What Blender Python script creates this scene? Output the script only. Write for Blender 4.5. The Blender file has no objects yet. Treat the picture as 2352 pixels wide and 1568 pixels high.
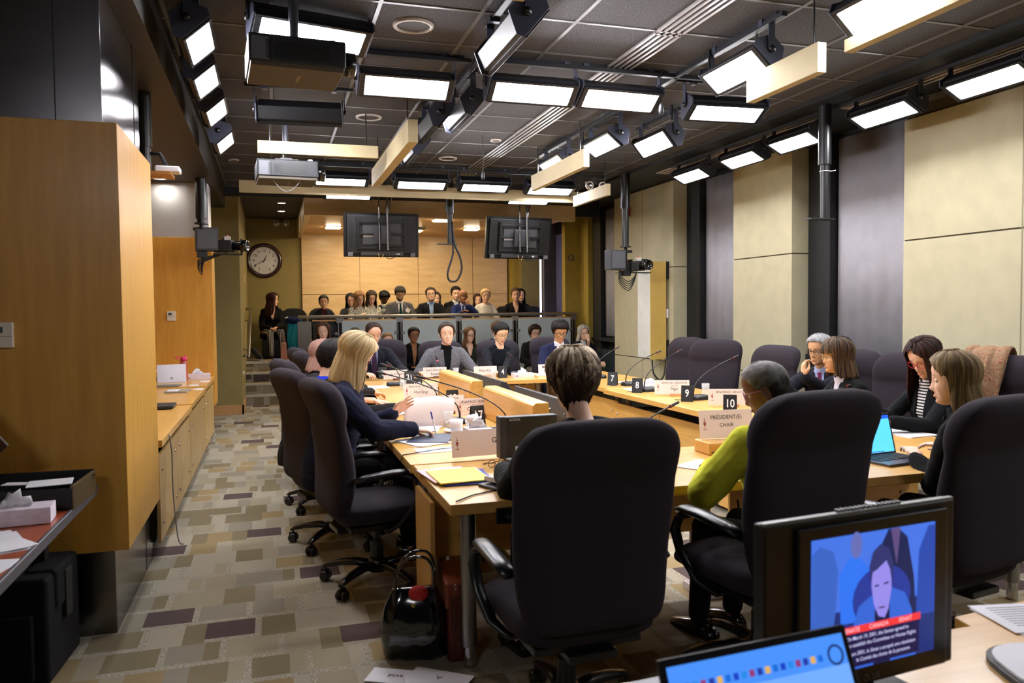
LAMP = 26.0
EXPO = 1.52
import bpy, math, random
from mathutils import Vector, Matrix, noise
import numpy as np
random.seed(7)
SC = bpy.context.scene
COL = SC.collection
PI = math.pi
def R(d): return math.radians(d)
TMP = bpy.data.scenes.new('scratch')

# ------------------------------------------------------------------ materials
def newmat(name):
    m = bpy.data.materials.new(name); m.use_nodes = True
    nt = m.node_tree; b = nt.nodes['Principled BSDF']
    return m, nt, b
def srgb(r, g, b):
    f = lambda c: (c/255/12.92) if c <= 10 else ((c/255+.055)/1.055)**2.4
    return (f(r), f(g), f(b), 1)
def mapping(nt, scale=(1,1,1), coord='Object', rot=(0,0,0)):
    tc = nt.nodes.new('ShaderNodeTexCoord'); mp = nt.nodes.new('ShaderNodeMapping')
    mp.inputs['Scale'].default_value = scale; mp.inputs['Rotation'].default_value = rot
    nt.links.new(tc.outputs[coord], mp.inputs['Vector']); return mp
def noise_node(nt, vec, scale, detail=3, rough=.5):
    n = nt.nodes.new('ShaderNodeTexNoise'); n.inputs['Scale'].default_value = scale
    n.inputs['Detail'].default_value = detail; n.inputs['Roughness'].default_value = rough
    nt.links.new(vec, n.inputs['Vector']); return n
def ramp(nt, fac, stops, interp='LINEAR'):
    r = nt.nodes.new('ShaderNodeValToRGB'); r.color_ramp.interpolation = interp
    e = r.color_ramp.elements
    while len(e) < len(stops): e.new(.5)
    for k, (p, c) in enumerate(stops): e[k].position = p; e[k].color = c
    nt.links.new(fac, r.inputs['Fac']); return r
def bump(nt, b, h, strength=.3, dist=.01):
    n = nt.nodes.new('ShaderNodeBump'); n.inputs['Strength'].default_value = strength
    n.inputs['Distance'].default_value = dist
    nt.links.new(h, n.inputs['Height']); nt.links.new(n.outputs['Normal'], b.inputs['Normal'])
MC = {}
def plain(c, rough=.5, metal=0, bumpy=0, bscale=200, spec=.5, coat=0, var=.0, vscale=6, trans=0, alpha=1, sheen=0):
    key = (c, rough, metal, bumpy, bscale, spec, coat, var, vscale, trans, alpha, sheen)
    if key in MC: return MC[key]
    m, nt, b = newmat('surface_%d' % len(MC)); MC[key] = m
    col = srgb(*c)
    b.inputs['Base Color'].default_value = col; b.inputs['Roughness'].default_value = rough
    b.inputs['Metallic'].default_value = metal; b.inputs['Specular IOR Level'].default_value = spec
    b.inputs['Coat Weight'].default_value = coat; b.inputs['Transmission Weight'].default_value = trans
    b.inputs['Sheen Weight'].default_value = sheen
    b.inputs['Alpha'].default_value = alpha
    mp = mapping(nt)
    v = var or .06
    n = noise_node(nt, mp.outputs[0], vscale, 4)
    lo = tuple(x*(1-v) for x in col[:3])+(1,); hi = tuple(min(1, x*(1+v)) for x in col[:3])+(1,)
    r = ramp(nt, n.outputs['Fac'], [(.3, lo), (.7, hi)]); nt.links.new(r.outputs[0], b.inputs['Base Color'])
    if bumpy:
        n2 = noise_node(nt, mp.outputs[0], bscale, 2); bump(nt, b, n2.outputs['Fac'], bumpy, .004)
    return m
def paper(c):
    key = ('paper', c)
    if key in MC: return MC[key]
    m, nt, b = newmat('paper_%d' % len(MC)); MC[key] = m
    b.inputs['Base Color'].default_value = srgb(*c); b.inputs['Roughness'].default_value = .8
    mp = mapping(nt); n = noise_node(nt, mp.outputs[0], 9, 2); bump(nt, b, n.outputs['Fac'], .1, .002)
    tr = nt.nodes.new('ShaderNodeBsdfTranslucent'); tr.inputs[0].default_value = srgb(*c)
    mx = nt.nodes.new('ShaderNodeMixShader'); mx.inputs[0].default_value = .38
    nt.links.new(b.outputs[0], mx.inputs[1]); nt.links.new(tr.outputs[0], mx.inputs[2])
    nt.links.new(mx.outputs[0], nt.nodes['Material Output'].inputs[0]); return m
def wood(c1, c2, axis='z', rough=.32, fine=14, coat=.25):
    key = ('wood', c1, c2, axis, rough, fine, coat)
    if key in MC: return MC[key]
    m, nt, b = newmat('wood_%d' % len(MC)); MC[key] = m
    s = {'x': (1.2, fine, fine), 'y': (fine, 1.2, fine), 'z': (fine, fine, .8)}[axis]
    mp = mapping(nt, s)
    n = noise_node(nt, mp.outputs[0], 2.2, 6, .6)
    r = ramp(nt, n.outputs['Fac'], [(.28, srgb(*c2)), (.5, srgb(*[(a+b_)//2 for a, b_ in zip(c1, c2)])), (.72, srgb(*c1))])
    nt.links.new(r.outputs[0], b.inputs['Base Color'])
    b.inputs['Roughness'].default_value = rough; b.inputs['Coat Weight'].default_value = coat
    b.inputs['Coat Roughness'].default_value = .2
    bump(nt, b, n.outputs['Fac'], .06, .002)
    return m
def emis(c, strength, name='glow'):
    key = ('em', c, strength)
    if key in MC: return MC[key]
    m, nt, b = newmat(name); MC[key] = m
    b.inputs['Base Color'].default_value = (0, 0, 0, 1); b.inputs['Roughness'].default_value = .3
    b.inputs['Emission Color'].default_value = srgb(*c); b.inputs['Emission Strength'].default_value = strength
    return m
def steel(c=(150,148,150), rough=.28, sc=(1, 1, 60)):
    key = ('steel', c, rough, sc)
    if key in MC: return MC[key]
    m, nt, b = newmat('brushed_steel'); MC[key] = m
    mp = mapping(nt, sc); n = noise_node(nt, mp.outputs[0], 6, 3)
    b.inputs['Base Color'].default_value = srgb(*c); b.inputs['Metallic'].default_value = 1
    rr = nt.nodes.new('ShaderNodeMapRange'); rr.inputs[3].default_value = rough-.015; rr.inputs[4].default_value = rough+.02
    nt.links.new(n.outputs['Fac'], rr.inputs[0]); nt.links.new(rr.outputs[0], b.inputs['Roughness'])
    mp2 = mapping(nt, (1.3, 1.3, 1.6)); n2 = noise_node(nt, mp2.outputs[0], 1.5, 1)
    bump(nt, b, n2.outputs['Fac'], .12, .03)
    return m
def cloth(c, rough=.9, weave=700, var=.12, speckle=None):
    key = ('cloth', c, rough, weave, var, speckle)
    if key in MC: return MC[key]
    m, nt, b = newmat('cloth_%d' % len(MC)); MC[key] = m
    mp = mapping(nt); n = noise_node(nt, mp.outputs[0], weave, 2)
    col = srgb(*c)
    lo = tuple(x*(1-var) for x in col[:3])+(1,); hi = tuple(min(1, x*(1+var)) for x in col[:3])+(1,)
    if speckle:
        n3 = noise_node(nt, mp.outputs[0], speckle[1], 3, .7)
        r = ramp(nt, n3.outputs['Fac'], [(.40, col), (.60, srgb(*speckle[0]))])
    else:
        r = ramp(nt, n.outputs['Fac'], [(.35, lo), (.65, hi)])
    nt.links.new(r.outputs[0], b.inputs['Base Color'])
    b.inputs['Roughness'].default_value = rough; b.inputs['Specular IOR Level'].default_value = .14
    b.inputs['Sheen Weight'].default_value = .02
    bump(nt, b, n.outputs['Fac'], .35, .002)
    return m
def stripes(c1, c2, freq=60, axis='x', thr=.5, scale=None):
    key = ('stripe', c1, c2, freq, axis, thr)
    if key in MC: return MC[key]
    m, nt, b = newmat('striped_%d' % len(MC)); MC[key] = m
    tc = nt.nodes.new('ShaderNodeTexCoord'); w = nt.nodes.new('ShaderNodeTexWave')
    w.bands_direction = axis.upper(); w.inputs['Scale'].default_value = freq; w.inputs['Distortion'].default_value = .6
    nt.links.new(tc.outputs['Object'], w.inputs['Vector'])
    r = ramp(nt, w.outputs['Fac'], [(0, srgb(*c1)), (thr, srgb(*c2))], 'CONSTANT')
    nt.links.new(r.outputs[0], b.inputs['Base Color']); b.inputs['Roughness'].default_value = .85
    return m
def skinmat(c):
    key = ('skin', c)
    if key in MC: return MC[key]
    m, nt, b = newmat('skin_%d' % len(MC)); MC[key] = m
    mp = mapping(nt); n = noise_node(nt, mp.outputs[0], 18, 4)
    col = srgb(*c); a = (col[0]*.93, col[1]*.86, col[2]*.84, 1)
    r = ramp(nt, n.outputs['Fac'], [(.35, a), (.65, col)]); nt.links.new(r.outputs[0], b.inputs['Base Color'])
    b.inputs['Roughness'].default_value = .48; b.inputs['Subsurface Weight'].default_value = .06
    b.inputs['Subsurface Radius'].default_value = (.01, .004, .002)
    b.inputs['Specular IOR Level'].default_value = .35
    return m
def hairmat(c1, c2, rough=.58):
    key = ('hair', c1, c2, rough)
    if key in MC: return MC[key]
    m, nt, b = newmat('hair_%d' % len(MC)); MC[key] = m
    mp = mapping(nt, (70, 1.6, 1), 'UV'); n = noise_node(nt, mp.outputs[0], 1, 4, .65)
    r = ramp(nt, n.outputs['Fac'], [(.40, srgb(*c1)), (.74, srgb(*c2))])
    nt.links.new(r.outputs[0], b.inputs['Base Color']); b.inputs['Roughness'].default_value = rough
    b.inputs['Specular IOR Level'].default_value = .22
    bump(nt, b, n.outputs['Fac'], .9, .006)
    return m

def wavy(c1, c2):
    key = ('wavy', c1, c2)
    if key in MC: return MC[key]
    m, nt, b = newmat('wavy_hair'); MC[key] = m
    tc = nt.nodes.new('ShaderNodeTexCoord'); mp = mapping(nt, (1, 1, .45)); n = noise_node(nt, mp.outputs[0], 40, 5, .65); n.inputs['Distortion'].default_value = 1.6
    sp = nt.nodes.new('ShaderNodeSeparateXYZ'); nt.links.new(tc.outputs['Object'], sp.inputs[0])
    a = nt.nodes.new('ShaderNodeMath'); a.operation = 'MULTIPLY_ADD'; a.inputs[1].default_value = 2.6; nt.links.new(sp.outputs['Z'], a.inputs[0]); nt.links.new(n.outputs['Fac'], a.inputs[2])
    r = ramp(nt, a.outputs[0], [(.30, srgb(*[int(x*.6) for x in c1])), (.55, srgb(*c1)), (.85, srgb(*c2))]); nt.links.new(r.outputs[0], b.inputs['Base Color'])
    b.inputs['Roughness'].default_value = .6; b.inputs['Specular IOR Level'].default_value = .2
    bump(nt, b, n.outputs['Fac'], 1, .012); return m
def fuzz(c1, c2):
    key = ('fuzz', c1, c2)
    if key in MC: return MC[key]
    m, nt, b = newmat('curly_crop'); MC[key] = m
    tc = nt.nodes.new('ShaderNodeTexCoord'); n = noise_node(nt, tc.outputs['Object'], 420, 3, .7); n2 = noise_node(nt, tc.outputs['Object'], 22, 3)
    sp = nt.nodes.new('ShaderNodeSeparateXYZ'); nt.links.new(tc.outputs['Object'], sp.inputs[0])
    a = nt.nodes.new('ShaderNodeMath'); a.operation = 'MULTIPLY_ADD'; a.inputs[1].default_value = 4.5; a.inputs[2].default_value = -.28
    nt.links.new(sp.outputs['Z'], a.inputs[0])
    c = nt.nodes.new('ShaderNodeMath'); c.operation = 'ADD'; nt.links.new(a.outputs[0], c.inputs[0]); nt.links.new(n2.outputs['Fac'], c.inputs[1])
    d = nt.nodes.new('ShaderNodeMath'); d.operation = 'MULTIPLY_ADD'; d.inputs[1].default_value = .5; nt.links.new(n.outputs['Fac'], d.inputs[0]); nt.links.new(c.outputs[0], d.inputs[2])
    r = ramp(nt, d.outputs[0], [(.45, srgb(*c1)), (1.0, srgb(*c2))]); nt.links.new(r.outputs[0], b.inputs['Base Color'])
    b.inputs['Roughness'].default_value = .9; b.inputs['Specular IOR Level'].default_value = .15
    bump(nt, b, n.outputs['Fac'], 1, .01); return m
# ------------------------------------------------------------------ mesh builder
class MB:
    def __init__(s): s.v = []; s.f = []; s.mi = []; s.m = 0; s.uv = None
    def add(s, vs, fs, M=None):
        o = len(s.v)
        if M is not None: vs = [tuple(M @ Vector(p)) for p in vs]
        s.v += [tuple(p) for p in vs]
        for f in fs: s.f.append([i+o for i in f]); s.mi.append(s.m)
        return s
    def box(s, c, d, rz=0, M=None, rx=0, ry=0, taper=1):
        x, y, z = d[0]/2, d[1]/2, d[2]/2; t = taper
        vs = [(-x,-y,-z),(x,-y,-z),(x,y,-z),(-x,y,-z),(-x*t,-y*t,z),(x*t,-y*t,z),(x*t,y*t,z),(-x*t,y*t,z)]
        T = Matrix.Translation(c) @ Matrix.Rotation(rz,4,'Z') @ Matrix.Rotation(ry,4,'Y') @ Matrix.Rotation(rx,4,'X')
        if M is not None: T = M @ T
        return s.add(vs, [(0,3,2,1),(4,5,6,7),(0,1,5,4),(1,2,6,5),(2,3,7,6),(3,0,4,7)], T)
    def bb(s, x0, x1, y0, y1, z0, z1, M=None):
        return s.box(((x0+x1)/2,(y0+y1)/2,(z0+z1)/2),(abs(x1-x0),abs(y1-y0),abs(z1-z0)), M=M)
    def loft(s, rings, caps=True, M=None, close=False):
        n = len(rings[0]); vs = [p for r in rings for p in r]; fs = []
        m = len(rings)
        for i in range(m if close else m-1):
            j2 = (i+1) % m
            for j in range(n):
                fs.append((i*n+j, i*n+(j+1)%n, j2*n+(j+1)%n, j2*n+j))
        if caps and not close: fs.append(tuple(range(n-1,-1,-1))); fs.append(tuple((m-1)*n+k for k in range(n)))
        return s.add(vs, fs, M)
    def tube(s, path, r, n=10, M=None, flat=None, close=False):
        pts = [Vector(p) for p in path]; rings = []
        if len(pts) >= 5 and not close and not isinstance(r, (list, tuple)) and len(pts) < 12:
            q = []; P = [pts[0]]+pts+[pts[-1]]
            for i in range(1, len(P)-2):
                a_, b_, c_, d_ = P[i-1:i+3]
                for k in range(4):
                    t = k/4; q.append(.5*((2*b_)+(c_-a_)*t+(2*a_-5*b_+4*c_-d_)*t*t+(3*b_-a_-3*c_+d_)*t**3))
            pts = q+[pts[-1]]
        m = len(pts); up = Vector((0,0,1)); 
        for i, p in enumerate(pts):
            if close: t = pts[(i+1)%m]-pts[i-1]
            else: t = pts[min(i+1,m-1)]-pts[max(i-1,0)]
            t.normalize()
            a = t.cross(up)
            if a.length < .05: a = t.cross(Vector((0,1,0)))
            if i and a.dot(pa) < 0: a = -a
            a.normalize(); pa = a; b = a.cross(t).normalized()
            rr = r[i] if isinstance(r, (list, tuple)) else r
            ra, rb = (rr, rr) if flat is None else (rr, rr*flat)
            rings.append([p + a*math.cos(2*PI*k/n)*ra + b*math.sin(2*PI*k/n)*rb for k in range(n)])
        return s.loft(rings, True, M, close)
    def cyl(s, p0, p1, r0, r1=None, n=20, M=None):
        return s.tube([p0, p1], [r0, r0 if r1 is None else r1], n, M)
    def lathe(s, prof, n=28, M=None, c=(0,0,0)):
        rings = [[(c[0]+r*math.cos(2*PI*k/n), c[1]+r*math.sin(2*PI*k/n), c[2]+z) for k in range(n)] for r, z in prof]
        return s.loft(rings, False, M)
    def ell(s, c, r, M=None, nu=16, nv=10, rot=None):
        vs = [(0,0,-1)]
        for i in range(1, nv):
            a = -PI/2+PI*i/nv
            for k in range(nu): vs.append((math.cos(a)*math.cos(2*PI*k/nu), math.cos(a)*math.sin(2*PI*k/nu), math.sin(a)))
        vs.append((0,0,1)); fs = []
        for k in range(nu): fs.append((0, 1+(k+1)%nu, 1+k))
        for i in range(nv-2):
            for k in range(nu):
                a = 1+i*nu; fs.append((a+k, a+(k+1)%nu, a+nu+(k+1)%nu, a+nu+k))
        L = len(vs)-1; a = 1+(nv-2)*nu
        for k in range(nu): fs.append((a+k, a+(k+1)%nu, L))
        T = Matrix.Translation(c)
        if rot is not None: T = T @ rot
        T = T @ Matrix.Diagonal((r[0], r[1], r[2], 1))
        if M is not None: T = M @ T
        return s.add(vs, fs, T)
    def prism(s, poly, z0, z1, M=None):
        n = len(poly)
        vs = [(x,y,z0) for x,y in poly]+[(x,y,z1) for x,y in poly]
        fs = [tuple(range(n-1,-1,-1)), tuple(range(n,2*n))]+[(i,(i+1)%n,n+(i+1)%n,n+i) for i in range(n)]
        return s.add(vs, fs, M)
    def mesh(s, name):
        me = bpy.data.meshes.new(name); me.from_pydata(s.v, [], s.f)
        me.polygons.foreach_set('material_index', s.mi); me.update(); return me
def fixn(me):
    import bmesh
    b = bmesh.new(); b.from_mesh(me); bmesh.ops.recalc_face_normals(b, faces=b.faces); b.to_mesh(me); b.free()
def obj(name, mb, mats, parent=None, bevel=0, smooth=False, seg=2, label=None, solid=0, sub=0):
    me = mb.mesh(name) if isinstance(mb, MB) else mb
    if isinstance(mb, MB): fixn(me)
    o = bpy.data.objects.new(name, me); COL.objects.link(o)
    for m in (mats if isinstance(mats, (list, tuple)) else [mats]): me.materials.append(m)
    if parent is not None: o.parent = parent
    if smooth: me.polygons.foreach_set('use_smooth', [True]*len(me.polygons))
    if solid:
        d = o.modifiers.new('s', 'SOLIDIFY'); d.thickness = solid; d.offset = -1
    if bevel:
        b = o.modifiers.new('b', 'BEVEL'); b.width = bevel; b.segments = seg; b.limit_method = 'ANGLE'
        b.angle_limit = R(35)
        if not smooth: me.polygons.foreach_set('use_smooth', [True]*len(me.polygons)); 
        b.harden_normals = True
    if sub:
        q = o.modifiers.new('d', 'SUBSURF'); q.levels = sub; q.render_levels = sub
    if label: o['label'] = label
    return o
def autosm(o, ang=40):
    me = o.data; me.polygons.foreach_set('use_smooth', [True]*len(me.polygons))
    me.set_sharp_from_angle(angle=R(ang)); return o
def thing(name, label, cat, loc=(0,0,0), rz=0, group=None):
    o = bpy.data.objects.new(name, None); COL.objects.link(o); o.empty_display_size = .1
    o.location = loc; o.rotation_euler = (0,0,rz); o['label'] = label; o['category'] = cat
    if group: o['group'] = group
    return o
def tag(o, label, cat, group=None, kind=None):
    o['label'] = label; o['category'] = cat
    if group: o['group'] = group
    if kind: o['kind'] = kind
    return o
def struct(name, mb, m, parent=None, bevel=0):
    o = obj(name, mb, m, parent, bevel)
    if parent is None: o['kind'] = 'structure'
    return o
def dup(root, loc, rz=None, label=None, group=None, rot=None):
    r = root.copy(); COL.objects.link(r); r.location = loc
    if rz is not None: r.rotation_euler = (0,0,rz)
    if rot is not None: r.rotation_euler = rot
    if label: r['label'] = label
    if group: r['group'] = group
    for ch in list(root.children):
        c = ch.copy(); COL.objects.link(c); c.parent = r
        for g in list(ch.children):
            d = g.copy(); COL.objects.link(d); d.parent = c
    return r
def rr_ring(a, b, n=24, e=4.0):
    out = []
    for k in range(n):
        t = 2*PI*k/n; c, s_ = math.cos(t), math.sin(t)
        out.append((a*math.copysign(abs(c)**(2/e), c), b*math.copysign(abs(s_)**(2/e), s_)))
    return out
def remesh(mb, voxel, iters=4, fac=.5):
    me = mb.mesh('t'); o = bpy.data.objects.new('t', me); TMP.collection.objects.link(o)
    m = o.modifiers.new('r', 'REMESH'); m.mode = 'VOXEL'; m.voxel_size = voxel
    if iters: s = o.modifiers.new('s', 'SMOOTH'); s.factor = fac; s.iterations = iters
    vl = TMP.view_layers[0]; vl.update(); dg = vl.depsgraph
    ev = o.evaluated_get(dg); out = bpy.data.meshes.new_from_object(ev, depsgraph=dg)
    bpy.data.objects.remove(o); bpy.data.meshes.remove(me)
    return out
def mesh_np(me):
    n = len(me.vertices); co = np.empty(n*3, np.float32); me.vertices.foreach_get('co', co)
    return co.reshape(n, 3), [tuple(p.vertices) for p in me.polygons]
_tc = {}
def text_geo(body, size=1.0, bold=0.0, sx=1.0):
    k = (body, bold)
    if k not in _tc:
        cu = bpy.data.curves.new('t', 'FONT'); cu.body = body; cu.align_x = 'CENTER'; cu.align_y = 'CENTER'
        cu.resolution_u = 2; cu.size = 1; cu.offset = bold; cu.fill_mode = 'BOTH'
        o = bpy.data.objects.new('t', cu); TMP.collection.objects.link(o)
        vl = TMP.view_layers[0]; vl.update()
        me = bpy.data.meshes.new_from_object(o.evaluated_get(vl.depsgraph), depsgraph=vl.depsgraph)
        _tc[k] = ([tuple(v.co) for v in me.vertices], [tuple(p.vertices) for p in me.polygons])
        bpy.data.objects.remove(o)
    v, f = _tc[k]
    return [(x*size*sx, y*size, z) for x, y, z in v], f
def write(mb, body, size, M, bold=0.0, sx=1.0):
    v, f = text_geo(body, size, bold, sx); mb.add([(x, 0, y) for x, y, z in v], f, M); return mb
# ------------------------------------------------------------------ shared materials
M_BLACK = plain((14,14,15), .5); M_BLACKGL = plain((10,10,12), .22, coat=.3); M_DARK = plain((34,34,37), .55)
M_MBLACK = plain((20,21,24), .35, spec=.6)
M_GREY = plain((120,120,124), .5); M_WHITE = plain((235,232,235), .55); M_PAPER = plain((240,238,244), .8)
M_PLATE = paper((240,230,226)); M_CHROME = plain((190,190,195), .15, 1.0); M_STEEL2 = plain((150,148,148), .3, 1.0)
M_MAPLE = wood((226,178,98), (204,152,74), 'x', .3); M_MAPLEY = wood((226,178,98), (206,154,76), 'y', .3)
M_MAPLEZ = wood((222,174,96), (200,148,74), 'z', .35)
M_BOXW = wood((214,162,68), (190,138,50), 'z', .42, 9, .08); M_BOOTH = wood((230,172,78), (210,148,58), 'z', .34, 7)
M_GALW = wood((228,196,148), (206,172,124), 'x', .42, 7); M_CREAM = plain((184,177,146), .75, bumpy=.15, bscale=400)
M_OLIVE = plain((142,126,76), .8, bumpy=.1); M_OLIVE2 = plain((168,146,62), .8, bumpy=.1)
M_PLANK = plain((186,172,136), .7, bumpy=.1); M_BLIND = plain((176,176,186), .8, bumpy=.25, bscale=120)
M_SOOT = plain((17,18,21), .6, bumpy=.1); M_BULK = plain((38,33,27), .5); M_GLASSG = None
M_CEIL = None

def ceiling_mat():
    m, nt, b = newmat('ceiling_tile'); mp = mapping(nt)
    n = noise_node(nt, mp.outputs[0], 130, 4, .7)
    r = ramp(nt, n.outputs['Fac'], [(.36, srgb(32,31,34)), (.5, srgb(60,58,61)), (.66, srgb(112,109,110))])
    nt.links.new(r.outputs[0], b.inputs['Base Color']); b.inputs['Roughness'].default_value = .9
    bump(nt, b, n.outputs['Fac'], .5, .006); return m
def carpet_mat(tx=.25, ty=.235, seedrot=False):
    m, nt, b = newmat('patchwork_carpet'); N = nt.nodes; L = nt.links
    tc = N.new('ShaderNodeTexCoord'); sp = N.new('ShaderNodeSeparateXYZ'); L.new(tc.outputs['Object'], sp.inputs[0])
    def mth(op, a, b_=None, c=None):
        n = N.new('ShaderNodeMath'); n.operation = op
        for i, v in enumerate((a, b_, c)):
            if v is None: continue
            if isinstance(v, (int, float)): n.inputs[i].default_value = v
            else: L.new(v, n.inputs[i])
        return n.outputs[0]
    yz = mth('ADD', sp.outputs['Y'], sp.outputs['Z'])
    v = mth('DIVIDE', yz, ty); row = mth('FLOOR', v)
    wn = N.new('ShaderNodeTexWhiteNoise'); wn.noise_dimensions = '1D'; L.new(row, wn.inputs['W'])
    u = mth('ADD', mth('DIVIDE', sp.outputs['X'], tx), mth('MULTIPLY', wn.outputs['Value'], 3.0))
    cell = mth('FLOOR', u)
    cb = N.new('ShaderNodeCombineXYZ'); L.new(cell, cb.inputs[0]); L.new(row, cb.inputs[1])
    w2 = N.new('ShaderNodeTexWhiteNoise'); w2.noise_dimensions = '2D'; L.new(cb.outputs[0], w2.inputs['Vector'])
    # the smaller half block that sits inside a cell
    fr = mth('FRACT', u); half = mth('GREATER_THAN', fr, .62)
    cb2 = N.new('ShaderNodeCombineXYZ'); L.new(mth('ADD', cell, mth('MULTIPLY', half, .37)), cb2.inputs[0]); L.new(mth('ADD', row, 57.3), cb2.inputs[1])
    w3 = N.new('ShaderNodeTexWhiteNoise'); w3.noise_dimensions = '2D'; L.new(cb2.outputs[0], w3.inputs['Vector'])
    beige = srgb(166,155,132); tan = srgb(160,140,104); olive = srgb(136,124,98); dark = srgb(94,80,78); grey = srgb(152,144,128); light = srgb(176,167,148)
    r1 = ramp(nt, w2.outputs['Value'], [(0, dark), (.10, olive), (.32, tan), (.50, grey), (.66, beige), (.86, light)], 'CONSTANT')
    r2 = ramp(nt, w3.outputs['Value'], [(0, grey), (.3, light), (.55, beige), (.78, olive)], 'CONSTANT')
    isd = mth('GREATER_THAN', w2.outputs['Value'], .10); k = mth('MULTIPLY', half, isd)
    mx = N.new('ShaderNodeMix'); mx.data_type = 'RGBA'; L.new(k, mx.inputs[0]); L.new(r1.outputs[0], mx.inputs[6]); L.new(r2.outputs[0], mx.inputs[7])
    fv = mth('FRACT', v)
    cb4 = N.new('ShaderNodeCombineXYZ'); L.new(mth('ADD', cell, 91.7), cb4.inputs[0]); L.new(row, cb4.inputs[1])
    w4 = N.new('ShaderNodeTexWhiteNoise'); w4.noise_dimensions = '2D'; L.new(cb4.outputs[0], w4.inputs['Vector'])
    edge = mth('MULTIPLY', mth('MAXIMUM', mth('LESS_THAN', fv, .17), mth('GREATER_THAN', fr, .88)), mth('GREATER_THAN', w4.outputs['Value'], .45))
    mp = mapping(nt, (220, 40, 40)); n = noise_node(nt, mp.outputs[0], 1.0, 2)
    ge = ramp(nt, n.outputs['Fac'], [(.42, srgb(152,144,126)), (.58, srgb(186,178,160))])
    mx2 = N.new('ShaderNodeMix'); mx2.data_type = 'RGBA'; L.new(edge, mx2.inputs[0]); L.new(mx.outputs[2], mx2.inputs[6]); L.new(ge.outputs[0], mx2.inputs[7])
    mp2 = mapping(nt); nn = noise_node(nt, mp2.outputs[0], 260, 3, .7)
    hsv = N.new('ShaderNodeHueSaturation'); L.new(mx2.outputs[2], hsv.inputs['Color'])
    L.new(mth('MULTIPLY_ADD', nn.outputs['Fac'], .7, .62), hsv.inputs['Value'])
    L.new(hsv.outputs[0], b.inputs['Base Color']); b.inputs['Roughness'].default_value = .95
    b.inputs['Specular IOR Level'].default_value = .15
    bump(nt, b, nn.outputs['Fac'], .5, .006); return m
M_CEIL = ceiling_mat(); M_CARPET = carpet_mat()

# ------------------------------------------------------------------ the room
ZC = 3.3; ZB = 3.0
struct('floor', MB().bb(-3.4, 5.95, -2.6, 16.3, -.1, 0), M_CARPET)
struct('ceiling', MB().bb(-.62, 4.55, -2.6, 16.3, ZC, ZC+.1), M_CEIL)
g = MB()
k = 0
for i in range(-2, 7): g.bb(.653+.61*i-.012, .653+.61*i+.012, -2.5, 12, ZC-.006, ZC+.002)
for j in range(-11, 13): g.bb(-.6, 4.55, 4.66+.61*j-.012, 4.66+.61*j+.012, ZC-.005, ZC+.002)
struct('trim_1', g, plain((96,94,94), .4))
# lower black soffit along the windows, with its slot diffusers
struct('trim_2', MB().bb(4.55, 5.95, -2.6, 16.3, ZC-.04, ZC+.1), M_SOOT)
# bulkhead on the left
struct('trim_3', MB().bb(-3.4, -.6, -2.6, 12.06, ZB, ZC+.1), M_BULK)
struct('wall_left', MB().bb(-3.5, -3.4, -2.6, 16.3, 0, 3.4), M_OLIVE)
struct('wall_near', MB().bb(-3.5, 6.0, -2.75, -2.6, 0, 3.4), M_SOOT)
struct('wall_far', MB().bb(-3.5, .6, 16.0, 16.15, 0, 3.4).bb(4.8, 6.0, 16.0, 16.15, 0, 3.4), M_OLIVE)
# olive return wall on the left of the stairs
struct('wall_stair', MB().bb(-3.4, -.42, 12.1, 16.0, 0, 3.4), M_OLIVE)
struct('baseboard_stair', MB().bb(-1.6, -.405, 12.085, 12.11, 0, .14).bb(-.43, -.405, 12.085, 13.2, 0, .14), wood((206,160,104),(180,134,84),'x',.4))
# gallery: raised floor, wooden back wall and soffit
gp = MB().bb(.46, 5.6, 13.45, 16.0, 0, .64).bb(-.42, .46, 14.05, 16.0, 0, .64)
for i, (z, y) in enumerate(((.16, 13.2), (.32, 13.48), (.48, 13.77))): gp.bb(-.42, .46, y, y+.29, 0, z)
struct('floor_gallery', gp, M_CARPET)
ns = MB()
for z, y in ((.16, 13.2), (.32, 13.48), (.48, 13.77), (.64, 14.05)): ns.bb(-.42, .455, y-.012, y+.05, z-.028, z+.004)
struct('trim_4', ns, plain((206,204,196), .35, .5))
w = MB().bb(.6, 4.8, 15.94, 16.14, .64, 3.02)
struct('wall_gallery', w, M_GALW)
jt = MB(); 
for x in (1.72, 2.9, 4.05): jt.bb(x-.003, x+.003, 15.932, 15.942, .64, 3.0)
for z in (1.83,): jt.bb(.6, 4.8, 15.932, 15.942, z-.003, z+.003)
struct('trim_5', jt, plain((120,86,50), .6))
struct('ceiling_gallery', MB().bb(.58, 4.8, 12.1, 16.0, 3.0, 3.05), wood((206,160,92),(186,138,76),'x',.5,5))
struct('wall_gallery_side', MB().bb(.53, .60, 12.0, 16.0, 2.93, 3.3), M_GALW)
struct('trim_6', MB().bb(.5, 4.78, 11.98, 12.12, 2.92, 3.17), M_GALW)
struct('trim_7', MB().bb(-.6, 5.0, 12.0, 12.1, 3.17, 3.3).bb(.5, 4.9, 11.8, 12.0, 3.18, 3.3), M_SOOT)
struct('trim_8', MB().bb(4.78, 5.2, 11.98, 12.05, 3.0, 3.3), M_SOOT)
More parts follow.
